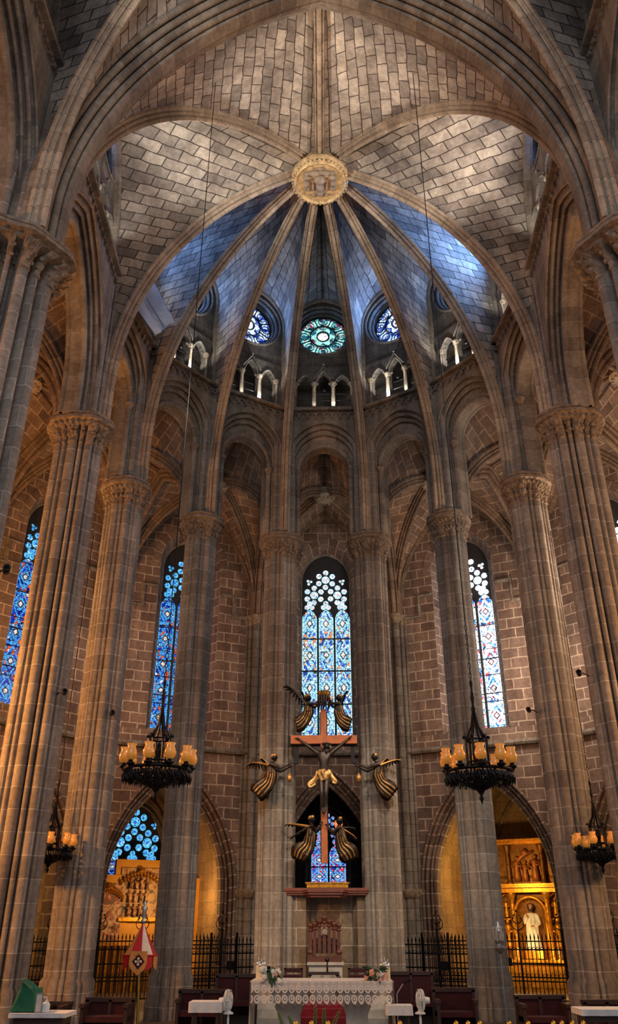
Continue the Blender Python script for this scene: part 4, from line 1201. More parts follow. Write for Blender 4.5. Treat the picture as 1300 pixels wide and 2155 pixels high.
# ---------------------------------------------------------------- screen wall, ledge
sw = sroot('wall_screen')
m = MB(); LZ = at(680, 1884, 24.0).z
pts = [(-1.42, 23.95), (-.62, 24.0), (-.48, 24.35), (.62, 24.35), (.76, 24.0), (1.5, 23.95)]
for a, b in zip(pts, pts[1:]): 
    L = math.hypot(b[0]-a[0], b[1]-a[1]); m.face([(a[0], a[1], FLOOR), (b[0], b[1], FLOOR), (b[0], b[1], LZ), (a[0], a[1], LZ)])
m.face([(x, y, LZ) for x, y in pts]+[(1.5, 24.8, LZ), (-1.42, 24.8, LZ)])
m.face([(-1.42, 24.8, FLOOR), (1.5, 24.8, FLOOR), (1.5, 24.8, LZ), (-1.42, 24.8, LZ)])
m.build('ashlar', S_ash, sw)
def lg(px): return at(px, 1876, 23.85).x
t = root('ledge', (0, 23.9, LZ), 'long red-brown moulded ledge over the pale ashlar wall below the cross', 'ledge')
m = MB()
def ledge(mb, x0, x1, y0, y1, z, mi=0):
    for k, (dx, z0, z1) in enumerate(((0, .10, .17), (-.03, .05, .10), (-.07, 0, .05))):
        mb.box(((x0+x1)/2, (y0-dx+y1)/2, z+(z0+z1)/2), (x1-x0+2*dx, y1-y0+dx, z1-z0))
ledge(m, lg(598), lg(776), 23.75, 24.3, LZ); m.build('shelf', M_redwood, t)
m = MB(); x0, x1 = lg(648), lg(722)
for zz, o_ in ((.0, -.08), (.06, -.03), (.12, .0)):
    rows = [[V((x0-.12-o_, 23.76, LZ-.06+zz)), V((x0-o_, 23.5-o_, LZ-.06+zz)), V((x1+o_, 23.5-o_, LZ-.06+zz)), V((x1+.12+o_, 23.76, LZ-.06+zz))],
            [V((x0-.12-o_, 23.76, LZ+.0+zz)), V((x0-o_, 23.5-o_, LZ+.0+zz)), V((x1+o_, 23.5-o_, LZ+.0+zz)), V((x1+.12+o_, 23.76, LZ+.0+zz))]]
    m.grid(rows); m.face(rows[1]); m.face(rows[0][::-1])
m.build('bay_shelf', M_redwood, t)
gz = LZ+.17
t = root('gilded_plinth', (lg(690), 23.9, gz), 'low gilded plinth on the ledge under the small red and blue window', 'plinth')
m = MB(); m.box((lg(689), 23.95, gz+.06), (1.12, .3, .10)); m.box((lg(689), 23.95, gz+.125), (1.2, .36, .035)); m.build('block', M_gold, t)

# ---------------------------------------------------------------- throne
DAIS = FLOOR+.425; TY = 22.9
def c2(x, y, Y): return at(380+x/2.1667, 1860+y/2.1667, Y)
b0 = c2(655, 440, TY)
t = root('throne', (b0.x, TY, DAIS), 'carved walnut bishop throne with a spired back on a pale marble base', 'throne')
X = lambda x: c2(x, 300, TY).x
Z = lambda y: c2(650, y, TY).z
m = MB(); m.box(((X(585)+X(735))/2, TY+.1, (DAIS+Z(365))/2), (X(735)-X(585), .8, Z(365)-DAIS)); m.box(((X(578)+X(742))/2, TY+.1, Z(362)), (X(742)-X(578), .9, .06)); m.build('marble_base', M_marble, t)
m = MB()
# back: panels stepping up to the centre with pinnacles
sp_ = [(590, 205, .05), (610, 198, .06), (632, 185, .06), (655, 168, .08), (678, 185, .06), (700, 198, .06), (722, 203, .05)]
for x, y, w_ in sp_:
    m.box((X(x), TY+.42, (Z(320)+Z(y+14))/2), (.085, .09, Z(y+14)-Z(320)))
    m.lathe([(.055, 0), (.07, .03), (.05, .06), (.06, .10), (.075, .14), (.05, .19), (.0, .22)], (X(x), TY+.42, Z(y+14)), 8)
mp_ = MB()
for (x, y, _), (x2, y2, _) in zip(sp_, sp_[1:]):
    xa, xb = X(x), X(x2); zt2 = Z(max(y, y2)+50)
    mp_.box(((xa+xb)/2, TY+.47, (Z(320)+zt2)/2), (abs(xb-xa), .03, zt2-Z(320)))
    for q in range(5):
        a0, a1 = math.pi*q/5, math.pi*(q+1)/5; rr = (xb-xa)*.33; cx_ = (xa+xb)/2
        m.bar((cx_+rr*math.cos(a0), TY+.40, zt2-.16+rr*math.sin(a0)*1.3), (cx_+rr*math.cos(a1), TY+.40, zt2-.16+rr*math.sin(a1)*1.3), .03)
m.build('back', M_throne, t, autos=40); mp_.build('back_panel', M_darkwood, t)
m = MB()
for q in range(8):
    a = q*math.pi/4; m.ball((X(657)+.05*math.cos(a), TY+.36, Z(220)+.05*math.sin(a)), .022, 4)
m.ball((X(657), TY+.36, Z(220)), .03, 5); m.build('rosette', M_marble, t, smooth=True)
for s2, x in ((-1, 590), (1, 722)):
    m = MB(); m.box((X(x), TY+.12, (Z(320)+Z(365))/2), (.12, .62, Z(320)-Z(365))); m.lathe([(.06, 0), (.08, .04), (.05, .1), (0, .14)], (X(x), TY-.15, Z(320)), 10); m.build('armrest', M_throne, t, autos=40)
m = MB(); m.box(((X(600)+X(712))/2, TY+.1, Z(345)), (X(712)-X(600), .55, .12)); m.build('seat', M_throne, t)

# carved stand before the throne
p = c2(652, 440, 22.2)
t = root('carved_stool', (p.x, 22.2, DAIS), 'dark carved stool with scrolled legs standing before the throne', 'stool')
m = MB(); zs = c2(650, 408, 22.2).z
m.box((p.x, 22.2, zs), (.75, .42, .05)); m.build('seat', M_darkwood, t)
for sx in (-1, 1):
    for sy in (-.15, .15):
        m = MB(); m.tube([(p.x+sx*.30, 22.2+sy, zs), (p.x+sx*.42, 22.2+sy, zs-.15), (p.x+sx*.24, 22.2+sy, (zs+DAIS)/2), (p.x+sx*.40, 22.2+sy, DAIS+.03)], [.04, .05, .035, .05], 8); m.build('leg', M_darkwood, t, smooth=True)
m = MB(); q = c2(668, 345, 22.2); m.tube([(q.x, 22.2, zs), (q.x, 22.2, q.z)], .022, 6); m.ball((q.x, 22.2, q.z), .06, 6); m.build('upright', M_darkwood, t, smooth=True)

# red velvet chairs either side of the throne
def velvet_chair(px0, px1, label):
    Y = 22.4; a, b = at(px0, 2050, Y), at(px1, 2050, Y); zt_ = at(px0, 2041, Y).z; cx_ = (a.x+b.x)/2; w_ = b.x-a.x
    t = root('armchair', (cx_, Y, DAIS), label, 'chair', 'red chairs beside the throne')
    sz = DAIS+.46
    m = MB(); m.box((cx_, Y+.02, sz), (w_, .5, .1)); m.build('seat', M_redcloth, t)
    m = MB(); m.box((cx_, Y+.26, (sz+zt_)/2+.05), (w_-.06, .06, zt_-sz-.08)); m.build('backrest', M_redcloth, t)
    m = MB()
    for s2 in (-1, 1): m.box((cx_+s2*(w_/2-.02), Y+.27, (sz+zt_)/2), (.05, .06, zt_-sz+.06))
    m.box((cx_, Y+.27, zt_+.01), (w_, .06, .04)); m.build('back_frame', M_darkwood, t)
    for sx in (-1, 1):
        for sy in (-.2, .24): m = MB(); m.box((cx_+sx*(w_/2-.03), Y+sy, (DAIS+sz)/2), (.05, .05, sz-DAIS)); m.build('leg', M_darkwood, t)
velvet_chair(597, 636, 'dark red velvet chair left of the throne')
velvet_chair(733, 772, 'dark red velvet chair right of the throne')

# ---------------------------------------------------------------- altar
AY = 18.0
ax0, ax1 = at(533, 2066, AY).x, at(822, 2066, AY).x; az = at(680, 2066, AY-.5).z
t = root('altar', ((ax0+ax1)/2, AY, FLOOR), 'altar table on two carved stone pedestals in front of the throne', 'altar')
m = MB(); m.box(((ax0+ax1)/2, AY, az-.07), (ax1-ax0-.04, 1.0, .12)); m.build('tabletop', M_marble, t)
for x0_, x1_ in ((571, 648), (712, 788)):
    xa, xb = at(x0_, 2120, AY).x, at(x1_, 2120, AY).x; m = MB(); c_ = (xa+xb)/2; w_ = (xb-xa)/2
    rows = []
    for f_w, z_ in ((.72, FLOOR), (.72, FLOOR+.15), (.62, FLOOR+.22), (.64, az-.55), (.80, az-.42), (.74, az-.38), (.98, az-.22), (1.04, az-.16), (.96, az-.13)):
        row = []
        for i in range(48):
            a = 2*math.pi*i/48; cu = 1/max(abs(math.cos(a)), abs(math.sin(a)))*.86+.1; fl = 1+(.05*math.sin(a*12) if az-.5 < z_ < az-.15 else 0)
            row.append(V((c_+w_*f_w*cu*math.cos(a)*fl, AY+.42*f_w*cu*math.sin(a)*fl, z_)))
        rows.append(row)
    m.grid(rows, closed=True)
    for i in range(10): m.ball((c_-w_*.9+w_*1.8*i/9, AY-.40, az-.30+.05*(i % 2)), .06, 5)
    m.build('pedestal', M_marble, t, autos=45)
# lace cloth
def lace_mat():
    t = NT('lace'); tc = t.n('ShaderNodeTexCoord'); sp = t.n('ShaderNodeSeparateXYZ'); t.l(tc.outputs['UV'], sp.inputs[0])
    u, v = sp.outputs[0], sp.outputs[1]
    fu = t.math('SUBTRACT', t.math('FRACT', t.math('DIVIDE', u, .13)), .5); 
    vv = t.math('SUBTRACT', t.math('FRACT', t.math('DIVIDE', v, .16)), .5)
    r2 = t.math('SQRT', t.math('ADD', t.math('MULTIPLY', fu, fu), t.math('MULTIPLY', vv, vv)))
    ringm = t.math('LESS_THAN', t.math('ABSOLUTE', t.math('SUBTRACT', r2, .34)), .09)
    dot = t.math('LESS_THAN', r2, .14)
    net = t.math('LESS_THAN', t.math('FRACT', t.math('MULTIPLY', t.math('ADD', u, v), 40)), .42)
    net2 = t.math('LESS_THAN', t.math('FRACT', t.math('MULTIPLY', t.math('SUBTRACT', u, v), 40)), .42)
    up = t.math('GREATER_THAN', v, .22)
    a = t.math('MAXIMUM', t.math('MAXIMUM', ringm, dot), t.math('MULTIPLY', t.math('MAXIMUM', net, net2), up))
    tr = t.n('ShaderNodeBsdfTransparent'); mx = t.n('ShaderNodeMixShader'); t.l(t.math('MAXIMUM', a, .12), mx.inputs[0]); t.l(tr.outputs[0], mx.inputs[1]); t.l(t.b.outputs[0], mx.inputs[2]); t.l(mx.outputs[0], t.out.inputs[0])
    t.b.inputs['Base Color'].default_value = srgb(222, 216, 204); t.b.inputs['Roughness'].default_value = .9
    return t.m
M_lace = lace_mat()
t = root('altar_cloth', ((ax0+ax1)/2, AY, az), 'white altar cloth with a deep lace border draped over the altar', 'tablecloth')
m = MB(); m.box(((ax0+ax1)/2, AY, az+.004), (ax1-ax0, 1.04, .018)); m.build('top_cloth', M_linen, t)
m = MB(); n = 140; rows = []; uv = []; drop = az-at(680, 2114, AY-.5).z
for j in range(9):
    row = []; ur = []
    for i in range(n+1):
        s_ = i/n; x = ax0+(ax1-ax0)*s_; sc_ = (.03*abs(math.sin(s_*math.pi*21)) if j == 8 else 0)
        row.append(V((x, AY-.53-.02*math.sin(s_*60)*j/8, az+.01-drop*j/8-sc_+.0))); ur.append((x, drop*(1-j/8)))
    rows.append(row); uv.append(ur+[ur[-1]])
m.grid(rows, uv); m.build('lace_border', M_lace, t, smooth=True)
for s2, xx in ((-1, ax0-.02), (1, ax1+.02)):
    m = MB(); rows = []
    for j in range(9): rows.append([V((xx+s2*.015*math.sin(i*1.3)*j/8, AY-.54+1.06*i/14, az+.01-(az-FLOOR-.1)*j/8)) for i in range(15)])
    m.grid(rows); m.build('side_drop', M_linen, t, smooth=True)
    
# red carpet on the steps between the pedestals and marble steps
for i, (y0, w_) in enumerate(((21.2, 4.6), (21.6, 4.4), (22.0, 4.2))):
    m = MB(); m.box((0, (y0+23.6)/2, FLOOR+.07+.0+.14*i-.0), (w_, 23.6-y0, .14)); o = m.build('trim_%d' % (3+i), M_marble); struct(o)
m = MB()
for i, y0 in enumerate((21.2, 21.6, 22.0)):
    m.box((.05, y0-.01, FLOOR+.07+.14*i), (1.5, .02, .145)); m.box((.05, y0+.2, FLOOR+.145+.14*i), (1.5, .4, .01))
tag(m.build('red_carpet', M_redcarpet), 'red carpet running up the pale steps behind the altar', 'carpet')

# candles
cl = [('left', 543), ('left', 549), ('left', 555), ('right', 804), ('right', 810), ('right', 816)]
cnames = ['leftmost', 'middle', 'rightmost']
for i, (sd, px) in enumerate(cl):
    p = at(px, 2048, AY-.1-.12*(i % 3)); zt_ = at(px, 2030+(3*(i % 2)), AY).z
    t = root('candle', (p.x, p.y, az+.014), '%s white candle of the three at the %s end of the altar' % (cnames[i % 3], sd), 'candle', 'altar candles')
    c_ = V((p.x, p.y, az+.014)); m = MB(); m.lathe([(.045, 0), (.045, zt_-az-.014)], c_, 14); m.build('wax', M_wax, t, autos=50)
    m = MB(); h0 = zt_-az-.014; m.lathe([(.048, h0), (.05, h0+.03), (.03, h0+.06), (.012, h0+.08)], c_, 14); m.build('silver_cap', M_silver, t, autos=50)
    m = MB(); m.lathe([(.002, h0+.08), (.009, h0+.10), (.007, h0+.12), (.0, h0+.14)], c_, 8); fl = m.build('wick_lamp', M_white, t)
# flowers
def bouquet(px, py, w_, h_, cols, label):
    p = at(px, py, AY-.45); t = root('flower_arrangement', (p.x, p.y, az+.014), label, 'flowers'); rnd = random.Random(px)
    base = V((p.x, p.y+.12, az+.014)); 
    m = MB(); m.lathe([(.10, 0), (.14, .02), (.15, .08), (.12, .1)], base, 14); m.build('dish', M_leaf, t)
    for q in range(26):
        a = rnd.uniform(0, 6.28); d = V((math.cos(a)*w_*rnd.uniform(.5, 1.1), -abs(math.sin(a))*.2, rnd.uniform(-h_*1.0, h_*.7)))
        m = MB(); b = base+V((0, -.05, .1)); e = b+d; sd = d.cross(V((0, 1, 0))).normalized()*.035; mid = b.lerp(e, .55)+V((0, -.05, .05))
        m.grid([[b-sd*.2, b+V((0, .006, 0)), b+sd*.2], [mid-sd, mid+V((0, -.012, .01)), mid+sd], [e-sd*.1, e, e+sd*.1]]); m.grid([[b+sd*.2, b-V((0, .006, 0)), b-sd*.2], [mid+sd, mid+V((0, .008, 0)), mid-sd], [e+sd*.1, e+V((0, .003, 0)), e-sd*.1]])
        m.build('leaf', M_leaf, t, smooth=True)
    for q in range(20):
        c_ = base+V((rnd.uniform(-w_, w_)*.8, -.08-rnd.uniform(0, .12), .05+rnd.uniform(-h_*.35, h_*.6))); r_ = rnd.uniform(.035, .06)
        m = MB()
        for k in range(3):
            for a in range(5):
                an = a*1.2566+k*.6; rr = r_*(.35+.3*k); m.ball(c_+V((rr*math.cos(an), -.03+.015*k, rr*math.sin(an))), r_*.42, 4, sc=(1, .5, 1))
        m.build('flower', cols[q % len(cols)], t, smooth=True)
bouquet(567, 2062, .24, .22, [M_petal, M_petal, M_petal, M_peach], 'white flower arrangement with leaves on the left end of the altar')
bouquet(790, 2062, .25, .20, [M_petal, M_peach, M_peach], 'white and peach flower arrangement on the right end of the altar')

# ---------------------------------------------------------------- hanging chandeliers
def chandelier(px, py, Y, rad, label, top, n=10, lit=True, group=None):
    c = at(px, py, Y); g = root('chandelier', tuple(c), label, 'chandelier', group)
    m = MB(); N = 40
    for rr, zz, th in ((rad, .0, .028), (rad*.93, -.10, .022), (rad*.62, -.16, .02)):
        m.tube([c+V((rr*math.cos(2*math.pi*i/N), rr*math.sin(2*math.pi*i/N), zz)) for i in range(N+1)], th, 6, cap=False)
    rnd = random.Random(int(px))
    for i in range(60):     # pierced leaf cresting below the ring
        a = 2*math.pi*i/60; p = c+V((rad*.97*math.cos(a), rad*.97*math.sin(a), -.05))
        q = p+V((.05*math.cos(a+1), .05*math.sin(a+1), -.11-.04*(i % 2)))
        m.tube([p, p.lerp(q, .5)+V((.02*math.cos(a), .02*math.sin(a), 0)), q], [.02, .022, .004], 5)
        p2 = c+V((rad*.8*math.cos(a), rad*.8*math.sin(a), -.12)); m.tube([p2, p2+V((.03*math.cos(a*3), .03, -.09))], [.02, .004], 4)
    for i in range(10):
        a = 2*math.pi*i/10; m.tube([c+V((rad*math.cos(a), rad*math.sin(a), -.02)), c+V((rad*.5*math.cos(a), rad*.5*math.sin(a), -.17)), c+V((.05*math.cos(a), .05*math.sin(a), -.26))], [.02, .022, .03], 6)
    m.build('ring', plainiron, g)
    m = MB(); m.lathe([(.0, -.50), (.02, -.44), (.045, -.40), (.02, -.36), (.06, -.30), (.09, -.24), (.07, -.18), (.10, -.12), (.06, -.05), (.04, .05), (.0, .05)], c, 12); m.build('pendant', plainiron, g, smooth=True)
    m = MB()
    for i in range(6):      # gothic lantern cage
        a = 2*math.pi*i/6; r1 = .17
        p = [c+V((r1*1.4*math.cos(a), r1*1.4*math.sin(a), -.1)), c+V((r1*math.cos(a), r1*math.sin(a), .15)), c+V((r1*math.cos(a), r1*math.sin(a), .50)), c+V((r1*.35*math.cos(a), r1*.35*math.sin(a), .72)), c+V((.02*math.cos(a), .02*math.sin(a), .98))]
        m.tube(p, [.02, .018, .018, .016, .012], 5); m.ball(p[2]+V((.03*math.cos(a), .03*math.sin(a), .05)), .03, 4); m.tube([p[2], p[2]+V((0, 0, .14))], [.02, .003], 4)
    for zz in (.15, .50): m.tube([c+V((.17*math.cos(2*math.pi*i/12), .17*math.sin(2*math.pi*i/12), zz)) for i in range(13)], .014, 5)
    m.lathe([(.0, .08), (.07, .10), (.05, .2), (.075, .3), (.03, .42), (.0, .46)], c, 8); m.ball(c+V((0, 0, 1.02)), .04, 5)
    m.lathe([(.035, .98), (.02, 1.1), (.035, 1.2), (.015, 1.35), (.03, 1.45), (.0, 1.55)], c, 8)
    m.build('lantern_cage', plainiron, g)
    m = MB(); z = 1.5
    while z < 2.6:
        p = c+V((0, 0, z)); m.tube([p+V((.022*math.cos(a)*(1 if int(z*12) % 2 else .2), .022*math.cos(a)*(.2 if int(z*12) % 2 else 1), .05*math.sin(a))) for a in [2*math.pi*i/8 for i in range(9)]], .007, 4, cap=False); z += .085
    m.tube([c+V((0, 0, 2.55)), V((c.x, c.y, top))], .010, 6); m.build('chain', plainiron, g)
    for i in range(n):
        a = 2*math.pi*(i+.35)/n; p = c+V((rad*1.02*math.cos(a), rad*1.02*math.sin(a), .04))
        m = MB(); m.lathe([(.02, -.06), (.03, -.03), (.07, .0), (.075, .02), (.04, .03), (.035, .07)], p, 10); h = m.build('drip_cup', plainiron, g, smooth=True)
        m = MB(); m.lathe([(.03, .06), (.08, .09), (.098, .16), (.075, .23), (.062, .26), (.082, .31), (.074, .31), (.052, .26), (.06, .18), (.0, .08)], p, 12); m.build('glass_shade', M_amber, h, smooth=True)
    return g
chandelier(331, 1622, 13.4, .53, 'black iron chandelier with amber shades hanging at left, before the pillar behind the parasol', 20.3, group='')
chandelier(1008, 1625, 13.4, .53, 'black iron chandelier with amber shades hanging at right, before a pillar', 20.3, group='')
chandelier(105, 1790, 19.5, .48, 'dark chandelier hanging in the far left ambulatory, half hidden behind the orange-lit pillar', 9.5, 8, group='')
chandelier(1262, 1790, 19.5, .50, 'dark chandelier hanging in the right ambulatory near the right edge', 9.5, 8, group='')
for o in list(C.objects):
    if o.get('group') == '': del o['group']

# ---------------------------------------------------------------- processional parasol
PY = 18.4
def c3(x, y, Y=PY): return at(x/2.708, 1560+y/2.708, Y)
ap = c3(818, 1030); rimz = c3(800, 1222).z; valz = c3(800, 1300).z
pc = c3(790, 1225); RR = (c3(895, 1225).x-c3(706, 1225).x)/2; pc = V(((c3(895, 1225).x+c3(706, 1225).x)/2, PY, rimz))
lean = V((ap.x-pc.x, 0, 0))
t = root('parasol', (pc.x, PY, FLOOR), 'half-closed red, ochre and cream silk parasol on a pole before a pillar at left', 'parasol')
SM = [M_yellow, M_red, M_cream]
m = MB(); n = 8
for i in range(n):
    a0, a1 = 2*math.pi*(i)/n+.25, 2*math.pi*(i+1)/n+.25
    rows = []
    for j in range(9):
        f = j/8; r_ = RR*(.04+.96*f**1.15); z = ap.z+(rimz-ap.z)*f; cc = V((ap.x-lean.x*f, PY, z))
        rows.append([cc+V((math.cos(a0+(a1-a0)*q/4)*r_*(1-.07*math.sin(math.pi*q/4)), math.sin(a0+(a1-a0)*q/4)*r_*(1-.07*math.sin(math.pi*q/4)), 0)) for q in range(5)])
    m.grid(rows, mi=(i % 3 if i % 4 else 1) if False else (0, 1, 2, 1)[i % 4])
m.build('canopy', SM, t, smooth=True)
for i in range(n):
    a0, a1 = 2*math.pi*i/n+.25, 2*math.pi*(i+1)/n+.25; am_ = (a0+a1)/2
    m = MB(); rows = []
    for j in range(6):
        f = j/5; wv = 1 if f < .6 else 1-((f-.6)/.4)**2*.75
        z = rimz-(rimz-valz)*f
        rows.append([pc+V((RR*1.01*math.cos(am_+(a1-a0)*.46*wv*(q/3-1)), RR*1.01*math.sin(am_+(a1-a0)*.46*wv*(q/3-1)), z-rimz)) for q in range(7)])
    m.grid(rows); m.build('valance_flap', (M_red, M_yellow)[i % 2], t, smooth=True)
    m = MB()
    m.tube([pc+V((RR*1.02*math.cos(a0+(a1-a0)*q/4), RR*1.02*math.sin(a0+(a1-a0)*q/4), .01)) for q in range(5)], .018, 5); m.build('fringe', M_red, t)
# emblem on the front flap: ochre shield, dark red lozenge, pale cross
e = c3(787, 1262); ey = PY-RR*1.05
e = at(787/2.708, 1560+1262/2.708, ey)
m = MB(); w_, h_ = .17, .20
sh = [(-w_, h_), (w_, h_), (w_, -.02), (w_*.75, -h_*.6), (0, -h_*1.1), (-w_*.75, -h_*.6), (-w_, -.02)]
m.grid([[e+V((x, 0, z)) for x, z in sh], [e+V((x, .012, z)) for x, z in sh]], closed=True); m.face([e+V((x, 0, z)) for x, z in sh])
em = m.build('shield', M_yellow, t)
m = MB(); m.face([e+V((x, -.004, z)) for x, z in ((0, .15), (.125, .02), (0, -.12), (-.125, .02))]); m.build('lozenge', M_redcloth, em)
m = MB()
for x, z in ((0, .07), (.05, .02), (-.05, .02), (0, -.03)): m.ball(e+V((x, -.01, z)), .026, 5, sc=(1, .3, 1))
m.box(e+V((0, -.01, .02)), (.12, .006, .02)); m.box(e+V((0, -.01, .02)), (.02, .006, .12)); m.build('cross', M_cream, em)
fz = c3(818, 972).z
m = MB(); m.lathe([(.045, 0), (.05, .05), (.03, .08), (.05, .12), (.035, .20), (.06, .26), (.045, .30), (.02, .33), (.045, .37), (.0, .42)], ap-V((0, 0, .02)), 12); m.build('finial', M_silver, t, smooth=True)
m = MB(); q = c3(788, 1600); m.tube([ap, V((pc.x-.02, PY, rimz)), V((q.x, PY, FLOOR))], .024, 8); m.build('pole', M_brass, t)

# ---------------------------------------------------------------- chapel grilles
fdesc = {3: 'black iron chapel grille behind the orange-lit pillar at far left', 4: 'black iron grille closing the left chapel with the painted altarpiece, behind the parasol', 5: None,
         6: 'black iron grille closing the right chapel in front of the golden altarpiece', 7: 'black iron chapel grille at the far right edge'}
def grille(k, s0, s1, d, ztop, label, crest=True, low=None):
    F = OF[k]; g = root('iron_grille', tuple(F.p((s0+s1)/2, d, FLOOR)), label, 'grille', None)
    m = MB(); n = int((s1-s0)/.115)
    for i in range(n+1):
        s_ = s0+(s1-s0)*i/n; m.tube([F.p(s_, d, FLOOR+.05), F.p(s_, d, ztop+.04)], .014, 5)
        m.tube([F.p(s_, d, ztop+.04), F.p(s_, d, ztop+.10), F.p(s_, d, ztop+.22)], [.014, .026, .002], 5)
        for q in range(5):   # small arches below the top rail
            pass
    for zz in (FLOOR+.08, FLOOR+.55, FLOOR+.65, (FLOOR+ztop)/2+.2, ztop-.22, ztop): m.box(F.p((s0+s1)/2, d, zz), (s1-s0, .03, .035), math.atan2(F.t.y, F.t.x))
    for i in range(n):
        s_ = s0+(s1-s0)*(i+.5)/n
        for zz, up in ((ztop-.24, 1), (FLOOR+.66, 1)):
            m.tube([F.p(s_+.05*math.cos(math.pi*q/5), d, zz+.09*math.sin(math.pi*q/5)) for q in range(6)], .008, 4)
    m.build('bars', plainiron, g)
    for e_ in [s0, s0+(s1-s0)/3, s0+(s1-s0)*2/3, s1]:
        m = MB(); m.box(F.p(e_, d, (FLOOR+ztop)/2+.15), (.055, .055, ztop-FLOOR+.3), math.atan2(F.t.y, F.t.x)); m.build('post', plainiron, g)
        if crest:
            m = MB(); b_ = F.p(e_, d, ztop+.28)
            m.tube([b_, b_+V((0, 0, .5))], [.02, .006], 6); m.ball(b_+V((0, 0, .54)), .035, 5)
            for lv, rr in ((.10, .20), (.28, .14)):
                for s2 in (-1, 1):
                    pts = [b_+F.t*(s2*rr*math.sin(a)*1.0)+V((0, 0, lv-.08+rr*.9*(1-math.cos(a)))) for a in [i*.42 for i in range(7)]]
                    m.tube(pts, [.018, .016, .015, .014, .012, .010, .006], 5)
                    m.ball(pts[-1], .03, 4)
            m.build('cresting', plainiron, g)
    m = MB(); c_ = (s0+s1)/2+.25; m.box(F.p(c_, d-.05, (FLOOR+ztop)/2+.25), (.26, .07, .22), math.atan2(F.t.y, F.t.x)); m.build('lock_box', plainiron, g)
    return g
grille(3, -2.0, 2.0, .2, -.36, fdesc[3])
grille(4, -1.93, 1.93, .2, -.36, fdesc[4])
grille(6, -1.93, 1.93, .2, -.36, fdesc[6])
grille(7, -2.0, 2.0, .2, -.2, fdesc[7])
# low railings between the altar pillars and the ambulatory wall
F6 = Frame((1.95, 26.2), (4.0, 25.0)); F4 = Frame((-4.0, 25.0), (-1.95, 26.2))
OF_bak = OF; OF = {60: F6, 40: F4}
grille(60, -F6.L/2, F6.L/2, 0, -.42, 'lower black iron railing right of the crucifix pillar', False)
grille(40, -F4.L/2, F4.L/2, 0, -.42, 'lower black iron railing left of the crucifix pillar', False)
OF = OF_bak

# ---------------------------------------------------------------- golden altarpiece, right chapel
def relief_figure(mb, c, t_, n_, h, lean=0):
    """small carved standing figure: robe, torso, head, arms"""
    c = V(c); up = V((0, 0, 1))
    mb.lathe([(h*.16, 0), (h*.15, h*.2), (h*.11, h*.5), (h*.14, h*.72), (h*.10, h*.80), (h*.04, h*.83)], c, 9)
    mb.ball(c+up*h*.91+t_*lean*h*.05, h*.085, 6)
    for s2 in (-1, 1): mb.tube([c+t_*s2*h*.13+up*h*.75, c+t_*s2*h*(.2+.05*lean)+up*h*.58-n_*h*.05, c+t_*s2*h*.08+up*h*(.55+.1*lean*s2)-n_*h*.16], [h*.05, h*.045, h*.03], 6)
F = OF[6]; B_ = 5.0
g = root('altarpiece', tuple(F.p(0, B_, FLOOR)), 'gilded carved altarpiece with a shell niche and statue in the right chapel', 'altarpiece')
Rz = math.atan2(F.t.y, F.t.x)
m = MB(); m.box(F.p(0, B_+.2, (FLOOR+1.7)/2), (3.9, .25, 1.7-FLOOR), Rz); m.box(F.p(0, B_+.2, 2.3), (2.6, .25, 1.4), Rz); m.build('backing', M_golddark, g)
m = MB(); m.box(F.p(0, B_-.15, FLOOR+.45), (3.8, .7, .9), Rz); m.box(F.p(0, B_-.2, FLOOR+.93), (3.95, .85, .08), Rz)
for i in range(9): m.box(F.p(-1.7+.425*i, B_-.52, FLOOR+.45), (.3, .05, .6), Rz)
m.build('predella', M_gold, g)
def tier_columns(ss, z0, z1, r_, mat=M_gold):
    for s_ in ss:
        m = MB(); c = F.p(s_, B_-.12, 0)
        prof = [(r_*1.5, z0), (r_*1.5, z0+.06), (r_*1.15, z0+.10)]
        K = 22
        for i in range(K+1): prof.append((r_*(1+.12*math.sin(i*2.4)), z0+.12+(z1-z0-.34)*i/K))
        prof += [(r_*1.1, z1-.22), (r_*1.7, z1-.08), (r_*1.8, z1-.04), (r_*1.8, z1)]
        m.lathe(prof, c, 12); m.build('column', mat, g, autos=50)
tier_columns((-1.8, -1.15, -.62, .62, 1.15, 1.8), FLOOR+.97, 1.12, .09)
m = MB()
for w_, dd, z_, h_ in ((3.95, .5, 1.18, .10), (4.05, .62, 1.32, .07), (3.85, .45, 1.25, .12), (4.15, .7, 1.38, .05)): m.box(F.p(0, B_-dd/2+.2, z_), (w_, dd, h_), Rz)
for i in range(26): m.ball(F.p(-1.9+3.8*i/25, B_-.18, 1.24), .05, 4)
m.build('entablature', M_gold, g)
# shell niche
m = MB(); rows = []
for j in range(9):
    t_ = math.pi/2*j/8; row = []
    for i in range(41):
        a = math.pi*i/40; rr = .50*math.sin(t_ if j else .001)*(1+.03*math.cos(a*22)); row.append(F.p(rr*math.cos(a), B_+.02-.0+.28*math.cos(t_)-.1, .45+rr*math.sin(a)))
    rows.append(row)
m.grid(rows)
m.grid([[F.p(.5*math.cos(math.pi*i/12), B_-.10+.28*math.sin(math.pi*i/12), z) for i in range(13)] for z in (FLOOR+1.0, .45)])
roll(m, F, opening(.54, FLOOR+1.0, .45, .99, 12), B_-.14, .05)
m.build('niche', M_gold, g, smooth=True)
m = MB()
for s_ in (-.88, .88, -1.48, 1.48):
    relief_figure(m, F.p(s_, B_-.02, FLOOR+1.3), F.t, F.n, .95); relief_figure(m, F.p(s_, B_-.02, .35), F.t, F.n, .6)
    m.box(F.p(s_, B_+.02, .28), (.45, .2, .05), Rz)
    m.bar(F.p(s_-.2, B_-.06, .95), F.p(s_, B_-.06, 1.1), .04); m.bar(F.p(s_+.2, B_-.06, .95), F.p(s_, B_-.06, 1.1), .04)
    m.build('saint_relief', M_gold, g, smooth=True); m = MB()
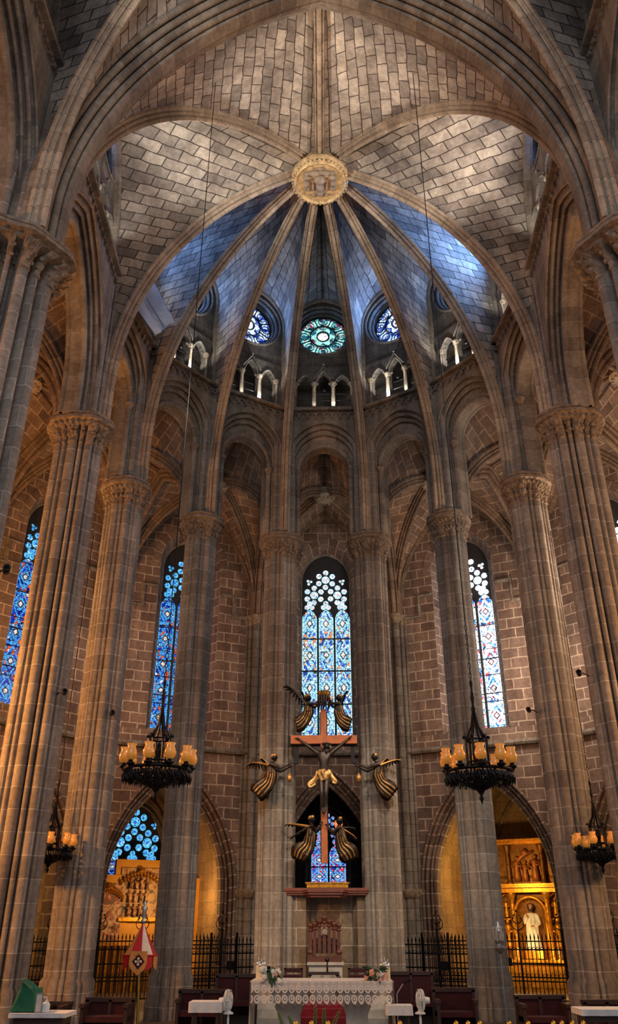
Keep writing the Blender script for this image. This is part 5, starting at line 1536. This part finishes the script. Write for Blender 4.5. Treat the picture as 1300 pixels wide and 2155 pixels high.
tier_columns((-1.15, -.62, .62, 1.15), 1.42, 2.72, .08, M_golddark)
m = MB()
for w_, dd, z_, h_ in ((2.7, .45, 2.78, .08), (2.9, .6, 2.88, .06), (2.6, .4, 2.83, .1)): m.box(F.p(0, B_-dd/2+.2, z_), (w_, dd, h_), Rz)
m.build('cornice', M_gold, g)
m = MB()
for s_, h_ in ((-.35, .85), (.32, .9), (-.05, .7)): relief_figure(m, F.p(s_, B_-.02, 1.5), F.t, F.n, h_, .6)
m.ball(F.p(0, B_, 2.45), .14, 6); m.tube([F.p(-.5, B_-.02, 2.0), F.p(-.1, B_-.05, 2.35), F.p(.3, B_-.02, 2.5)], [.06, .08, .04], 7)
m.build('relief_panel', plain('bronzed_flesh_carving', srgb(168,104,48), .5, .4, .4, 8), g, smooth=True)
for s2 in (-1, 1):
    m = MB(); pts = []
    for i in range(22):
        a = i*.42; rr = .34*(1-i/26); pts.append(F.p(s2*(1.45+rr*math.cos(a)*.7), B_+.05, 1.85+rr*math.sin(a)+.1*(1-i/22)))
    m.tube(pts, [.09*(1-i/30) for i in range(22)], 6); m.tube([F.p(s2*1.3, B_+.05, 2.6), F.p(s2*1.45, B_+.05, 2.35), F.p(s2*1.3, B_+.05, 2.1)], [.05, .08, .05], 6)
    m.build('scroll', M_gold, g, smooth=True)
# statue in the niche: a thing of its own
q = F.p(0, B_-.05, FLOOR+1.0)
t = root('statue', tuple(q), 'pale robed bearded statue standing in the shell niche of the golden altarpiece', 'statue')
m = MB(); m.box(q+V((0, 0, .12)), (.6, .34, .24), Rz); m.build('plinth', M_gold, t)
drape('robe', [(q+V((0, 0, 1.42)), .13), (q+V((0, 0, 1.25)), .22), (q+V((-.02, 0, .8)), .19), (q+V((0, 0, .26)), .26)], M_linen, t, 9, .12, .7)
m = MB(); head(m, q+V((.0, -.02, 1.62)), .105, tuple(-F.n)); m.tube([q+V((0, 0, 1.40)), q+V((0, 0, 1.54))], .06, 8); m.build('head', M_skin, t, smooth=True)
m = MB()
for i in range(26):
    rr = random.Random(i+50); v_ = V((rr.uniform(-1, 1), rr.uniform(-1, 1), rr.uniform(-.8, 1))).normalized()
    if v_.dot(-F.n) > .45 and v_.z > -.35: continue
    m.ball(q+V((0, -.02, 1.62))+v_*.09, .045, 4)
for i in range(5): m.ball(q+V((0, -.02, 1.50))-F.n*.08+F.t*(.05*(i-2)/2), .035, 4)
m.build('hair_and_beard', M_darkwood, t, smooth=True)
J = [(q+V((0, 0, 1.3)), .1), (q+V((0, 0, 1.36))-F.t*.2, .07), (q+V((0, 0, 1.08))-F.t*.27-F.n*.08, .055), (q+V((0, 0, 1.28))-F.t*.10-F.n*.24, .035), (q+V((0, 0, 1.36))+F.t*.2, .07), (q+V((0, 0, 1.08))+F.t*.28-F.n*.06, .055), (q+V((0, 0, 1.0))+F.t*.12-F.n*.22, .035)]
skin('sleeves', J, [(0, 1), (1, 2), (2, 3), (0, 4), (4, 5), (5, 6)], M_linen, t)
m = MB(); hand(m, q+V((0, 0, 1.28))-F.t*.10-F.n*.24, V((0, 0, 1))-F.n*.3, F.t, .16); m.build('hand', M_skin, t, smooth=True)
m = MB(); hand(m, q+V((0, 0, 1.0))+F.t*.12-F.n*.22, -F.t*.9-F.n*.3, (0, 0, 1), .16); m.build('hand', M_skin, t, smooth=True)
for i, s_ in enumerate((-.9, .1, .9)):
    lamp('POINT', 'altarpiece_candle', tuple(F.p(s_, B_-.9, FLOOR+1.15)), 16, (1, .62, .2), .05)
for i, s_ in enumerate((-.9, .1, .9)):
    p = F.p(s_, B_-.45, FLOOR+.97); t = root('altar_candlestick', tuple(p), '%s lit brass candlestick on the golden altarpiece shelf' % ('left', 'middle', 'right')[i], 'candlestick')
    m = MB(); m.lathe([(.06, 0), (.05, .03), (.015, .06), (.02, .12), (.015, .18), (.04, .2)], p, 10); m.build('stem', M_brass, t, smooth=True)
    m = MB(); m.lathe([(.018, .2), (.018, .36)], p, 8); m.build('wax', M_wax, t)

# ---------------------------------------------------------------- painted altarpiece, left chapel
def painting_mat(name, seed, cols):
    t = NT(name); geo = t.n('ShaderNodeNewGeometry'); mp = t.n('ShaderNodeMapping'); mp.inputs['Location'].default_value = (seed, seed*.7, 0); t.l(geo.outputs['Position'], mp.inputs['Vector'])
    n1 = t.n('ShaderNodeTexNoise', i_Scale=2.6, i_Detail=3, i_Distortion=1.4); t.l(mp.outputs[0], n1.inputs['Vector'])
    vo = t.n('ShaderNodeTexVoronoi', i_Scale=5.5); t.l(mp.outputs[0], vo.inputs['Vector'])
    sc = t.n('ShaderNodeSeparateColor'); t.l(vo.outputs['Color'], sc.inputs[0])
    k = t.math('ADD', t.math('MULTIPLY', n1.outputs['Fac'], .7), t.math('MULTIPLY', sc.outputs[0], .3))
    c = t.ramp(k, [(.30+.10*i, col) for i, col in enumerate(cols)], 'LINEAR'); t.l(c, t.b.inputs['Base Color']); t.b.inputs['Roughness'].default_value = .45
    return t.m
PM1 = painting_mat('crowd_painting', 3.1, [srgb(40,34,28), srgb(120,84,44), srgb(176,128,64), srgb(196,150,92), srgb(122,52,36)])
PM2 = painting_mat('lower_painting', 9.4, [srgb(60,30,26), srgb(150,96,66), srgb(206,170,130), srgb(150,60,44), srgb(80,90,70)])
M_flatgold = plain('flat_gold_panel', srgb(206,146,50), .45, .3, .12, 3)
F = OF[4]; B2 = 4.6; Rz = math.atan2(F.t.y, F.t.x)
g = root('painted_altarpiece', tuple(F.p(0, B2, FLOOR)), 'stepped gilt altarpiece with painted panels in the left chapel', 'altarpiece')
def gp(px, py):   # point on the altarpiece plane seen at a pixel
    a = at(px, py, 20.0); o_ = F.p(0, B2, 0); k_ = o_.dot(F.n)/a.dot(F.n); return a*k_
def sz(px, py): p = gp(px, py)-F.o; return p.dot(F.t), gp(px, py).z
def board(name, px0, px1, py0, py1, dd, mat, th=.08, par=None):
    s0_, z1_ = sz(px0, py0); s1_, z0_ = sz(px1, py1); m = MB(); m.box(F.p((s0_+s1_)/2, B2+dd, (z0_+z1_)/2), (s1_-s0_, th, z1_-z0_), Rz); return m.build(name, mat, par or g), (s0_, s1_, z0_, z1_)
_, b = board('gilt_frame', 246, 332, 1808, 2100, .10, M_flatgold, .3)
_, b = board('gilt_frame', 196, 250, 1840, 2100, .05, M_flatgold, .3)
_, b = board('gilt_wing', 396, 420, 1850, 2100, -.6, M_flatgold, .3)
p1, b1 = board('painting', 256, 328, 1826, 1934, -.08, PM1, .05)
p2, b2 = board('painting', 200, 246, 1858, 1985, -.13, PM2, .05)
m = MB()
for b in (b1, b2):
    s0_, s1_, z0_, z1_ = b; n = 12
    for i in range(n+1):    # gilt tracery crest along an arch inside each panel
        x = s0_+(s1_-s0_)*i/n; zz = z1_-.18-.28*(2*i/n-1)**2
        m.ball(F.p(x, B2-.20, zz), .06, 5); m.ball(F.p(x, B2-.20, zz-.1), .045, 4); m.tube([F.p(x, B2-.2, zz), F.p(x, B2-.2, zz+.12)], [.04, .005], 4)
    m.box(F.p((s0_+s1_)/2, B2-.18, z0_-.02), (s1_-s0_, .12, .12), Rz)
    m.lathe([(.1, -.06), (.14, 0), (.1, .08), (.0, .12)], F.p((s0_+s1_)/2, B2-.2, z1_-.1), 8)
    m.build('tracery_crest', M_gold, g); m = MB()
m = MB()
for j in range(6):
    for i, s_ in enumerate((-.45, -.2, .05, .3)):
        if j < 3: relief_figure(m, F.p((b1[0]+b1[1])/2+s_*.8, B2-.20, b1[2]+.10+j*.42), F.t, F.n, .40)
m.build('painted_figures', painting_mat('figure_paint', 5.5, [srgb(70,46,30), srgb(150,100,60), srgb(206,160,110), srgb(120,60,40), srgb(200,150,70)]), g, smooth=True)
_, b3 = board('lower_panel', 200, 332, 1990, 2110, -.2, M_golddark, .1)
m = MB(); s0_, s1_, z0_, z1_ = b3
for i in range(10): m.lathe([(.05, z0_), (.05, z1_-.1), (.08, z1_)], F.p(s0_+(s1_-s0_)*(i+.5)/10, B2-.3, 0), 8)
m.build('baluster_row', M_gold, g)
# glowing far-left chapel furniture: plain gold panel
F = OF[3]; g = root('gilt_panel', tuple(F.p(0, 4.4, FLOOR)), 'plain gilt panel glowing in the chapel behind the orange-lit pillar', 'panel')
m = MB(); Rz = math.atan2(F.t.y, F.t.x); m.box(F.p(0, 4.4, -.3), (3.4, .2, 3.3), Rz); m.build('board', M_flatgold, g)
m = MB(); 
for s2 in (-1, 1): m.box(F.p(s2*1.7, 4.3, -.3), (.1, .2, 3.4), Rz)
m.box(F.p(0, 4.3, 1.38), (3.5, .2, .1), Rz); m.build('frame', M_golddark, g)

# ---------------------------------------------------------------- stalls, tables and small furniture
def span(px0, px1, py0, Y): a, b = at(px0, py0, Y), at(px1, py0, Y); return a.x, b.x, a.z
def stall(px0, px1, pytop, Y, label, seats=2):
    x0, x1, zt_ = span(px0, px1, pytop, Y); cx_ = (x0+x1)/2; w_ = x1-x0
    t = root('choir_bench', (cx_, Y, FLOOR), label, 'bench', None)
    m = MB(); m.box((cx_, Y+.25, (FLOOR+zt_)/2), (w_, .08, zt_-FLOOR-.1)); m.build('backrest', M_redcloth, t)
    m = MB(); m.box((cx_, Y+.25, zt_-.02), (w_+.08, .14, .07)); m.box((cx_, Y+.25, FLOOR+.1), (w_+.04, .12, .2))
    for i in range(seats+1): m.box((x0+w_*i/seats, Y+.24, (FLOOR+zt_)/2), (.06, .12, zt_-FLOOR-.04))
    m.build('frame', M_darkwood, t)
    m = MB(); m.box((cx_, Y, FLOOR+.45), (w_, .48, .09)); m.build('seat', M_redcloth, t)
    for s2 in (-1, 1): m = MB(); m.box((cx_+s2*(w_/2-.03), Y-.02, FLOOR+.32), (.06, .5, .64)); m.box((cx_+s2*(w_/2-.03), Y-.04, FLOOR+.67), (.09, .54, .06)); m.build('arm_panel', M_darkwood, t)
    return t
stall(179, 276, 2103, 17.5, 'dark red choir bench at the foot of the parasol pole')
stall(376, 470, 2085, 18.6, 'dark red choir bench behind the small white-covered table on the left')
stall(455, 538, 2052, 21.0, 'dark red bench against the pillar left of the altar')
stall(820, 910, 2047, 21.0, 'dark red bench against the pillar right of the altar')
stall(914, 998, 2082, 18.6, 'dark red choir bench just left of the pillar behind the right chandelier', 1)
stall(1091, 1189, 2097, 17.6, 'dark red choir bench in front of the golden chapel grille')
stall(1236, 1330, 2108, 16.0, 'dark red choir bench at the right edge behind the white-topped table')
stall(100, 140, 2112, 17.0, 'dark red choir bench beside the green covered stand', 1)

def table(px0, px1, pytop, Y, label, cloth=True, dy=.5, name='side_table', drop=.15):
    x0, x1, zt_ = span(px0, px1, pytop, Y); cx_ = (x0+x1)/2; w_ = x1-x0
    t = root(name, (cx_, Y, FLOOR), label, 'table', None)
    m = MB(); m.box((cx_, Y+dy/2, zt_-.03), (w_-.04, dy-.04, .04)); m.box((cx_, Y+dy/2, zt_-.10), (w_-.12, dy-.12, .10)); m.build('tabletop', M_darkwood, t)
    for sx in (-1, 1):
        for sy in (.07, dy-.07): m = MB(); m.lathe([(.035, FLOOR), (.025, FLOOR+.1), (.03, (FLOOR+zt_)/2), (.022, zt_-.14)], (cx_+sx*(w_/2-.08), Y+sy, 0), 8); m.build('leg', M_darkwood, t)
    if cloth:
        c = root('table_cloth', (cx_, Y, zt_), cloth, 'tablecloth')
        m = MB(); m.box((cx_, Y+dy/2, zt_+.0), (w_, dy, .015)); m.build('top', M_linen, c)
        m = MB(); rows = []
        P = [(-w_/2, dy), (-w_/2, 0), (w_/2, 0), (w_/2, dy)]
        for j in range(4):
            row = []
            for (a, b), (a2, b2) in zip(P, P[1:]):
                for i in range(10): f = i/10; row.append(V((cx_+a+(a2-a)*f+.01*math.sin(i*2.2)*j/3, Y+b+(b2-b)*f-.012*math.sin(i*1.9)*j/3-.004, zt_-drop*j/3)))
            row.append(V((cx_+w_/2, Y+dy, zt_-drop*j/3))); rows.append(row)
        m.grid(rows); m.build('drop', M_linen, c, smooth=True)
    return cx_, zt_
table(397, 466, 2110, 16.2, 'small dark table left of the altar', 'white cloth over the small dark table left of the altar')
table(812, 868, 2117, 17.2, 'small dark table right of the altar beside the fan', 'white cloth over the small dark table right of the altar', .4)
tx, tz = table(18, 138, 2134, 14.0, 'low table with a pale top at the lower left corner', 'pale cloth over the low table at the lower left corner', .6, drop=.05)
table(1222, 1330, 2126, 13.6, 'low table at the lower right corner', 'white cloth over the low table at the lower right corner', .55, drop=.07)

# green covered stand with a small frame, dispenser bottle
x0, x1, zz = span(34, 88, 2075, 14.3)
t = root('covered_lectern', ((x0+x1)/2, 14.25, tz+.01), 'lectern draped in shiny green cloth on the low table at lower left', 'lectern')
m = MB(); rows = []
for j in range(12):
    f = j/11; z = zz+(tz+.02-zz)*f; row = []
    for i in range(40):
        a = 2*math.pi*i/40; hw = (x1-x0)/2*(.62+.38*f); fl = 1+.05*math.sin(a*9+f*3)*f
        cu = min(1.25, 1/max(abs(math.cos(a)), abs(math.sin(a)))); row.append(V(((x0+x1)/2-.05*f+.05+hw*cu*math.cos(a)*fl, 14.3+.20*cu*math.sin(a)*fl, z+(-.10*math.cos(a) if j == 0 else 0))))
    rows.append(row)
m.grid(rows, closed=True); m.face(rows[0]); m.build('drape', M_green, t, smooth=True)
m = MB(); m.box(((x0+x1)/2, 14.3, (zz+tz)/2-.03), (.22, .16, zz-tz-.14)); m.build('core', M_darkwood, t)
q = at(81, 2108, 14.02)
t = root('picture_frame', (q.x, 14.05, tz+.01), 'small silvery frame leaning on the green covered lectern', 'frame')
m = MB(); w_, h_ = .05, .13
for s2 in (-1, 1): m.box((q.x+s2*w_, 14.05, tz+.01+h_), (.015, .015, 2*h_)); m.box((q.x, 14.05, tz+.01+h_+s2*(h_-.008)), (2*w_, .015, .015))
m.build('border', M_silver, t); m = MB(); m.box((q.x, 14.055, tz+.01+h_), (2*w_, .008, 2*h_-.02)); m.build('picture', M_cream, t)
q = at(95, 2130, 14.1)
t = root('dispenser_bottle', (q.x, 14.1, tz+.01), 'white pump dispenser bottle on the low table at lower left', 'bottle')
b = V((q.x, 14.1, tz+.01)); m = MB(); m.lathe([(.055, 0), (.06, .02), (.06, .10), (.045, .13), (.02, .145)], b, 14); m.build('body', M_white, t, smooth=True)
m = MB(); m.lathe([(.022, .145), (.022, .165), (.008, .17), (.008, .20)], b, 10); m.tube([b+V((0, 0, .20)), b+V((-.05, 0, .195))], .009, 6); m.build('pump', M_white, t)

# desk fans
def fan(px, pyt, pyb, Y, face, label):
    a = at(px, pyt, Y); b = at(px, pyb, Y); r_ = .17; t = root('pedestal_fan', (b.x, Y, FLOOR), label, 'fan', None)
    hc_ = V((a.x, Y, a.z-r_)); f = V(face).normalized(); u = V((0, 0, 1)); s_ = f.cross(u).normalized()
    m = MB(); m.lathe([(.0, 0), (.14, 0), (.15, .02), (.05, .05), (.02, .07), (.02, b.z-FLOOR), (.09, b.z-FLOOR), (.09, b.z-FLOOR+.02), (.025, b.z-FLOOR+.05), (.022, hc_.z-FLOOR-.03)], (b.x, Y, FLOOR), 16); m.build('stand', M_white, t, autos=50)
    m = MB(); m.lathe([(.0, -.16), (.05, -.15), (.06, -.06), (.03, -.03), (.0, -.03)], hc_, 12, axis=f); m.build('motor', M_white, t, smooth=True)
    m = MB()
    for rr, o_ in ((r_, 0), (r_*.95, .04), (r_*.7, .06), (r_*.35, .07), (r_*.95, -.03)): m.tube([hc_+f*o_+(s_*math.cos(2*math.pi*i/24)+u*math.sin(2*math.pi*i/24))*rr for i in range(25)], .006, 4, cap=False)
    for i in range(28):
        an = 2*math.pi*i/28; d = s_*math.cos(an)+u*math.sin(an)
        m.tube([hc_+f*.075+d*.03, hc_+f*.065+d*r_*.6, hc_+d*r_], .0035, 3); m.tube([hc_-f*.05+d*.04, hc_-f*.03+d*r_*.9, hc_+d*r_], .0035, 3)
    m.build('guard', M_white, t)
    m = MB(); m.lathe([(.0, .04), (.03, .03), (.03, -.02)], hc_, 10, axis=f)
    for i in range(3):
        an = 2*math.pi*i/3; d = s_*math.cos(an)+u*math.sin(an); e = s_*math.cos(an+1)+u*math.sin(an+1)
        m.grid([[hc_+d*.03+f*.01, hc_+e*.03-f*.01], [hc_+d*r_*.6+f*.02, hc_+e*r_*.55-f*.02], [hc_+d*r_*.85+f*.01, hc_+e*r_*.75-f*.02]])
        m.grid([[hc_+e*.03-f*.012, hc_+d*.03+f*.007], [hc_+e*r_*.55-f*.023, hc_+d*r_*.6+f*.017], [hc_+e*r_*.75-f*.023, hc_+d*r_*.85+f*.007]])
    m.build('blades', M_white, t)
fan(480, 2082, 2134, 16.4, (1, -.16, .05), 'white pedestal fan turned sideways to the left of the altar')
fan(884, 2081, 2134, 16.4, (-1, -.14, .05), 'white pedestal fan turned sideways to the right of the altar')

# microphone stand right of the altar
a = at(835, 2092, 17.8); b = at(848, 2070, 17.7); c_ = at(862, 2062, 17.7)
t = root('microphone_stand', (a.x, 17.8, FLOOR), 'thin stand with a microphone right of the altar', 'microphone stand')
m = MB(); m.lathe([(.15, FLOOR), (.15, FLOOR+.02), (.02, FLOOR+.04), (.011, FLOOR+.06), (.011, a.z)], (a.x, 17.8, 0), 12); m.tube([a, b], .012, 6); m.build('stand', M_silver, t)
m = MB(); m.tube([b, c_], [.014, .02], 8); m.ball(c_, .028, 6); m.build('microphone', plainiron, t)

# silver processional lantern against the right pillar
LY = 19.6
p = at(1050, 1978, LY); b = at(1052, 2150, LY)
t = root('processional_lantern', (p.x, LY, FLOOR), 'silver spired processional lantern on a pole beside the right pillar', 'lantern')
h = at(1050, 1948, LY).z; l0 = at(1050, 2008, LY).z
m = MB(); c_ = V((p.x, LY, 0)); m.lathe([(.012, FLOOR+.05), (.012, l0), (.05, l0+.03), (.13, l0+.08), (.14, l0+.12), (.06, l0+.16), (.10, l0+.22), (.11, l0+.26)], c_, 12); m.build('pole', M_silver, t, autos=50)
m = MB()
for i in range(6):
    an = i*math.pi/3; q = c_+V((.10*math.cos(an), .10*math.sin(an), l0+.24)); m.tube([q, q+V((0, 0, .22)), q+V((0, 0, .30))], [.012, .012, .002], 5)
    q2 = c_+V((.10*math.cos(an+math.pi/3), .10*math.sin(an+math.pi/3), l0+.44)); m.tube([q+V((0, 0, .2)), (q+V((0, 0, .2))+q2)/2+V((0, 0, .08)), q2], .010, 4)
m.lathe([(.09, l0+.44), (.06, l0+.52), (.03, l0+.62), (.0, h+.05)], c_, 6); m.build('spired_cage', M_silver, t, autos=40)

# canvas sheet stretched over the gallery at upper left
pts = [at(275, 632, 18.2), at(322, 594, 19.4), at(366, 676, 19.0), at(326, 706, 17.9)]
t = root('canvas_sheet', tuple(sum(pts, V((0, 0, 0)))/4), 'pale canvas sheet on a frame hanging over the gallery at upper left', 'sheet')
m = MB(); rows = []
for j in range(11):
    rows.append([(pts[0].lerp(pts[1], i/10)).lerp(pts[3].lerp(pts[2], i/10), j/10)+V((.06*math.sin(i*.9), 0, -.16*math.sin(math.pi*i/10)*math.sin(math.pi*j/10)+.03*math.sin(j*2+i))) for i in range(11)])
m.grid(rows); m.grid([[p_+V((-.01, .01, .015)) for p_ in r_][::-1] for r_ in rows]); m.build('canvas', M_tarp, t, smooth=True)
m = MB()
for a, b in ((0, 1), (1, 2), (2, 3), (3, 0)): m.tube([pts[a], pts[b]], .025, 6)
m.tube([pts[0].lerp(pts[1], .5), pts[3].lerp(pts[2], .5)], .02, 6); m.build('batten', M_silver, t)

# little spotlights bracketed on the pillars
for px, py, Y, lb in ((14, 1198, 10.7, 'small dark spotlight on the near left pillar'), (136, 1456, 16.7, 'small dark spotlight on the orange-lit pillar at left'), (237, 1500, 20.0, 'small dark spotlight on the pillar left of the parasol'),
                      (1218, 1416, 16.7, 'small dark spotlight on the far right pillar'), (1112, 1494, 20.0, 'small dark spotlight on the pillar right of the golden altarpiece')):
    p = at(px, py, Y); sx = -1 if px < 650 else 1
    t = root('spotlight', tuple(p), lb, 'spotlight'); m = MB(); m.lathe([(.0, -.09), (.05, -.08), (.06, .06), (.045, .06), (.04, .0)], p, 10, axis=(-sx*.4, -1, .2)); m.build('housing', blackmetal, t, smooth=True)
    m = MB(); m.tube([p, p+V((sx*.12, .1, .02)), p+V((sx*.28, .25, .0))], .014, 6); m.build('bracket', blackmetal, t)
for k in (3, 5, 6, 7):
    F = IF[k]; s_ = .0 if k != 5 else .02
    p = F.p(s_, .0, STR+.98); t = root('gallery_lamp', tuple(p), {3: 'small gallery floodlight under the left blue rose', 5: 'small gallery floodlight under the middle rose window', 6: 'small gallery floodlight in the first bay right of the middle rose', 7: 'small gallery floodlight in the second bay right of the middle rose'}[k], 'floodlight')
    m = MB(); m.lathe([(.0, -.08), (.05, -.06), (.07, .05), (.0, .05)], p, 10, axis=-F.n); m.build('housing', blackmetal, t, smooth=True)
    m = MB(); m.tube([p, p+V((0, 0, .12)), F.p(s_, .10, STR+1.7)], .01, 5); m.build('bracket', blackmetal, t)

# brass finials of the near rail and green sprigs before the altar
for i, px in enumerate((622, 655, 690, 842, 960, 985, 1010, 1072, 1112, 1165, 1183, 1205, 1228)):
    p = at(px, 2161, 12.0); o = None
    t = root('rail_finial', tuple(p), 'round brass finial on the near rail at the bottom edge', 'finial', 'brass rail finials')
    m = MB(); m.lathe([(.012, -.25), (.012, -.03), (.022, -.02), (.012, -.01), (.028, .01), (.034, .03), (.026, .05), (.008, .065), (.0, .075)], p, 12); m.build('knob', M_brass, t, smooth=True)
for i, (x0_, x1_, yt) in enumerate(((596, 585, 2132), (618, 606, 2138), (662, 664, 2118), (682, 682, 2123), (700, 714, 2130))):
    a = at(x0_, 2168, 13.0); b = at(x1_, yt, 13.0)
    t = root('palm_sprig', tuple(a), ('leftmost thin green sprig before the altar', 'short green sprig second from the left before the altar', 'tallest green sprig in the middle before the altar', 'green sprig just right of the tallest one', 'rightmost green sprig bending right before the altar')[i], 'plant')
    m = MB(); m.tube([a-V((0, 0, .3)), a, b], [.012, .010, .003], 5); m.build('stem', M_leaf, t)
    for j in range(12):
        q = a.lerp(b, .15+.8*j/11); m = MB(); s2 = 1 if j % 2 else -1; l_ = .045*(1-.4*j/11)
        m.tube([q, q+V((s2*l_*.5, -.01, l_*.6)), q+V((s2*l_*.6, -.01, l_*1.2))], [.005, .012, .001], 5); m.build('leaflet', plain('sprig_green', srgb(96,120,60), .6) if (i == 0 and j == 0) else bpy.data.materials['sprig_green'], t, smooth=True)
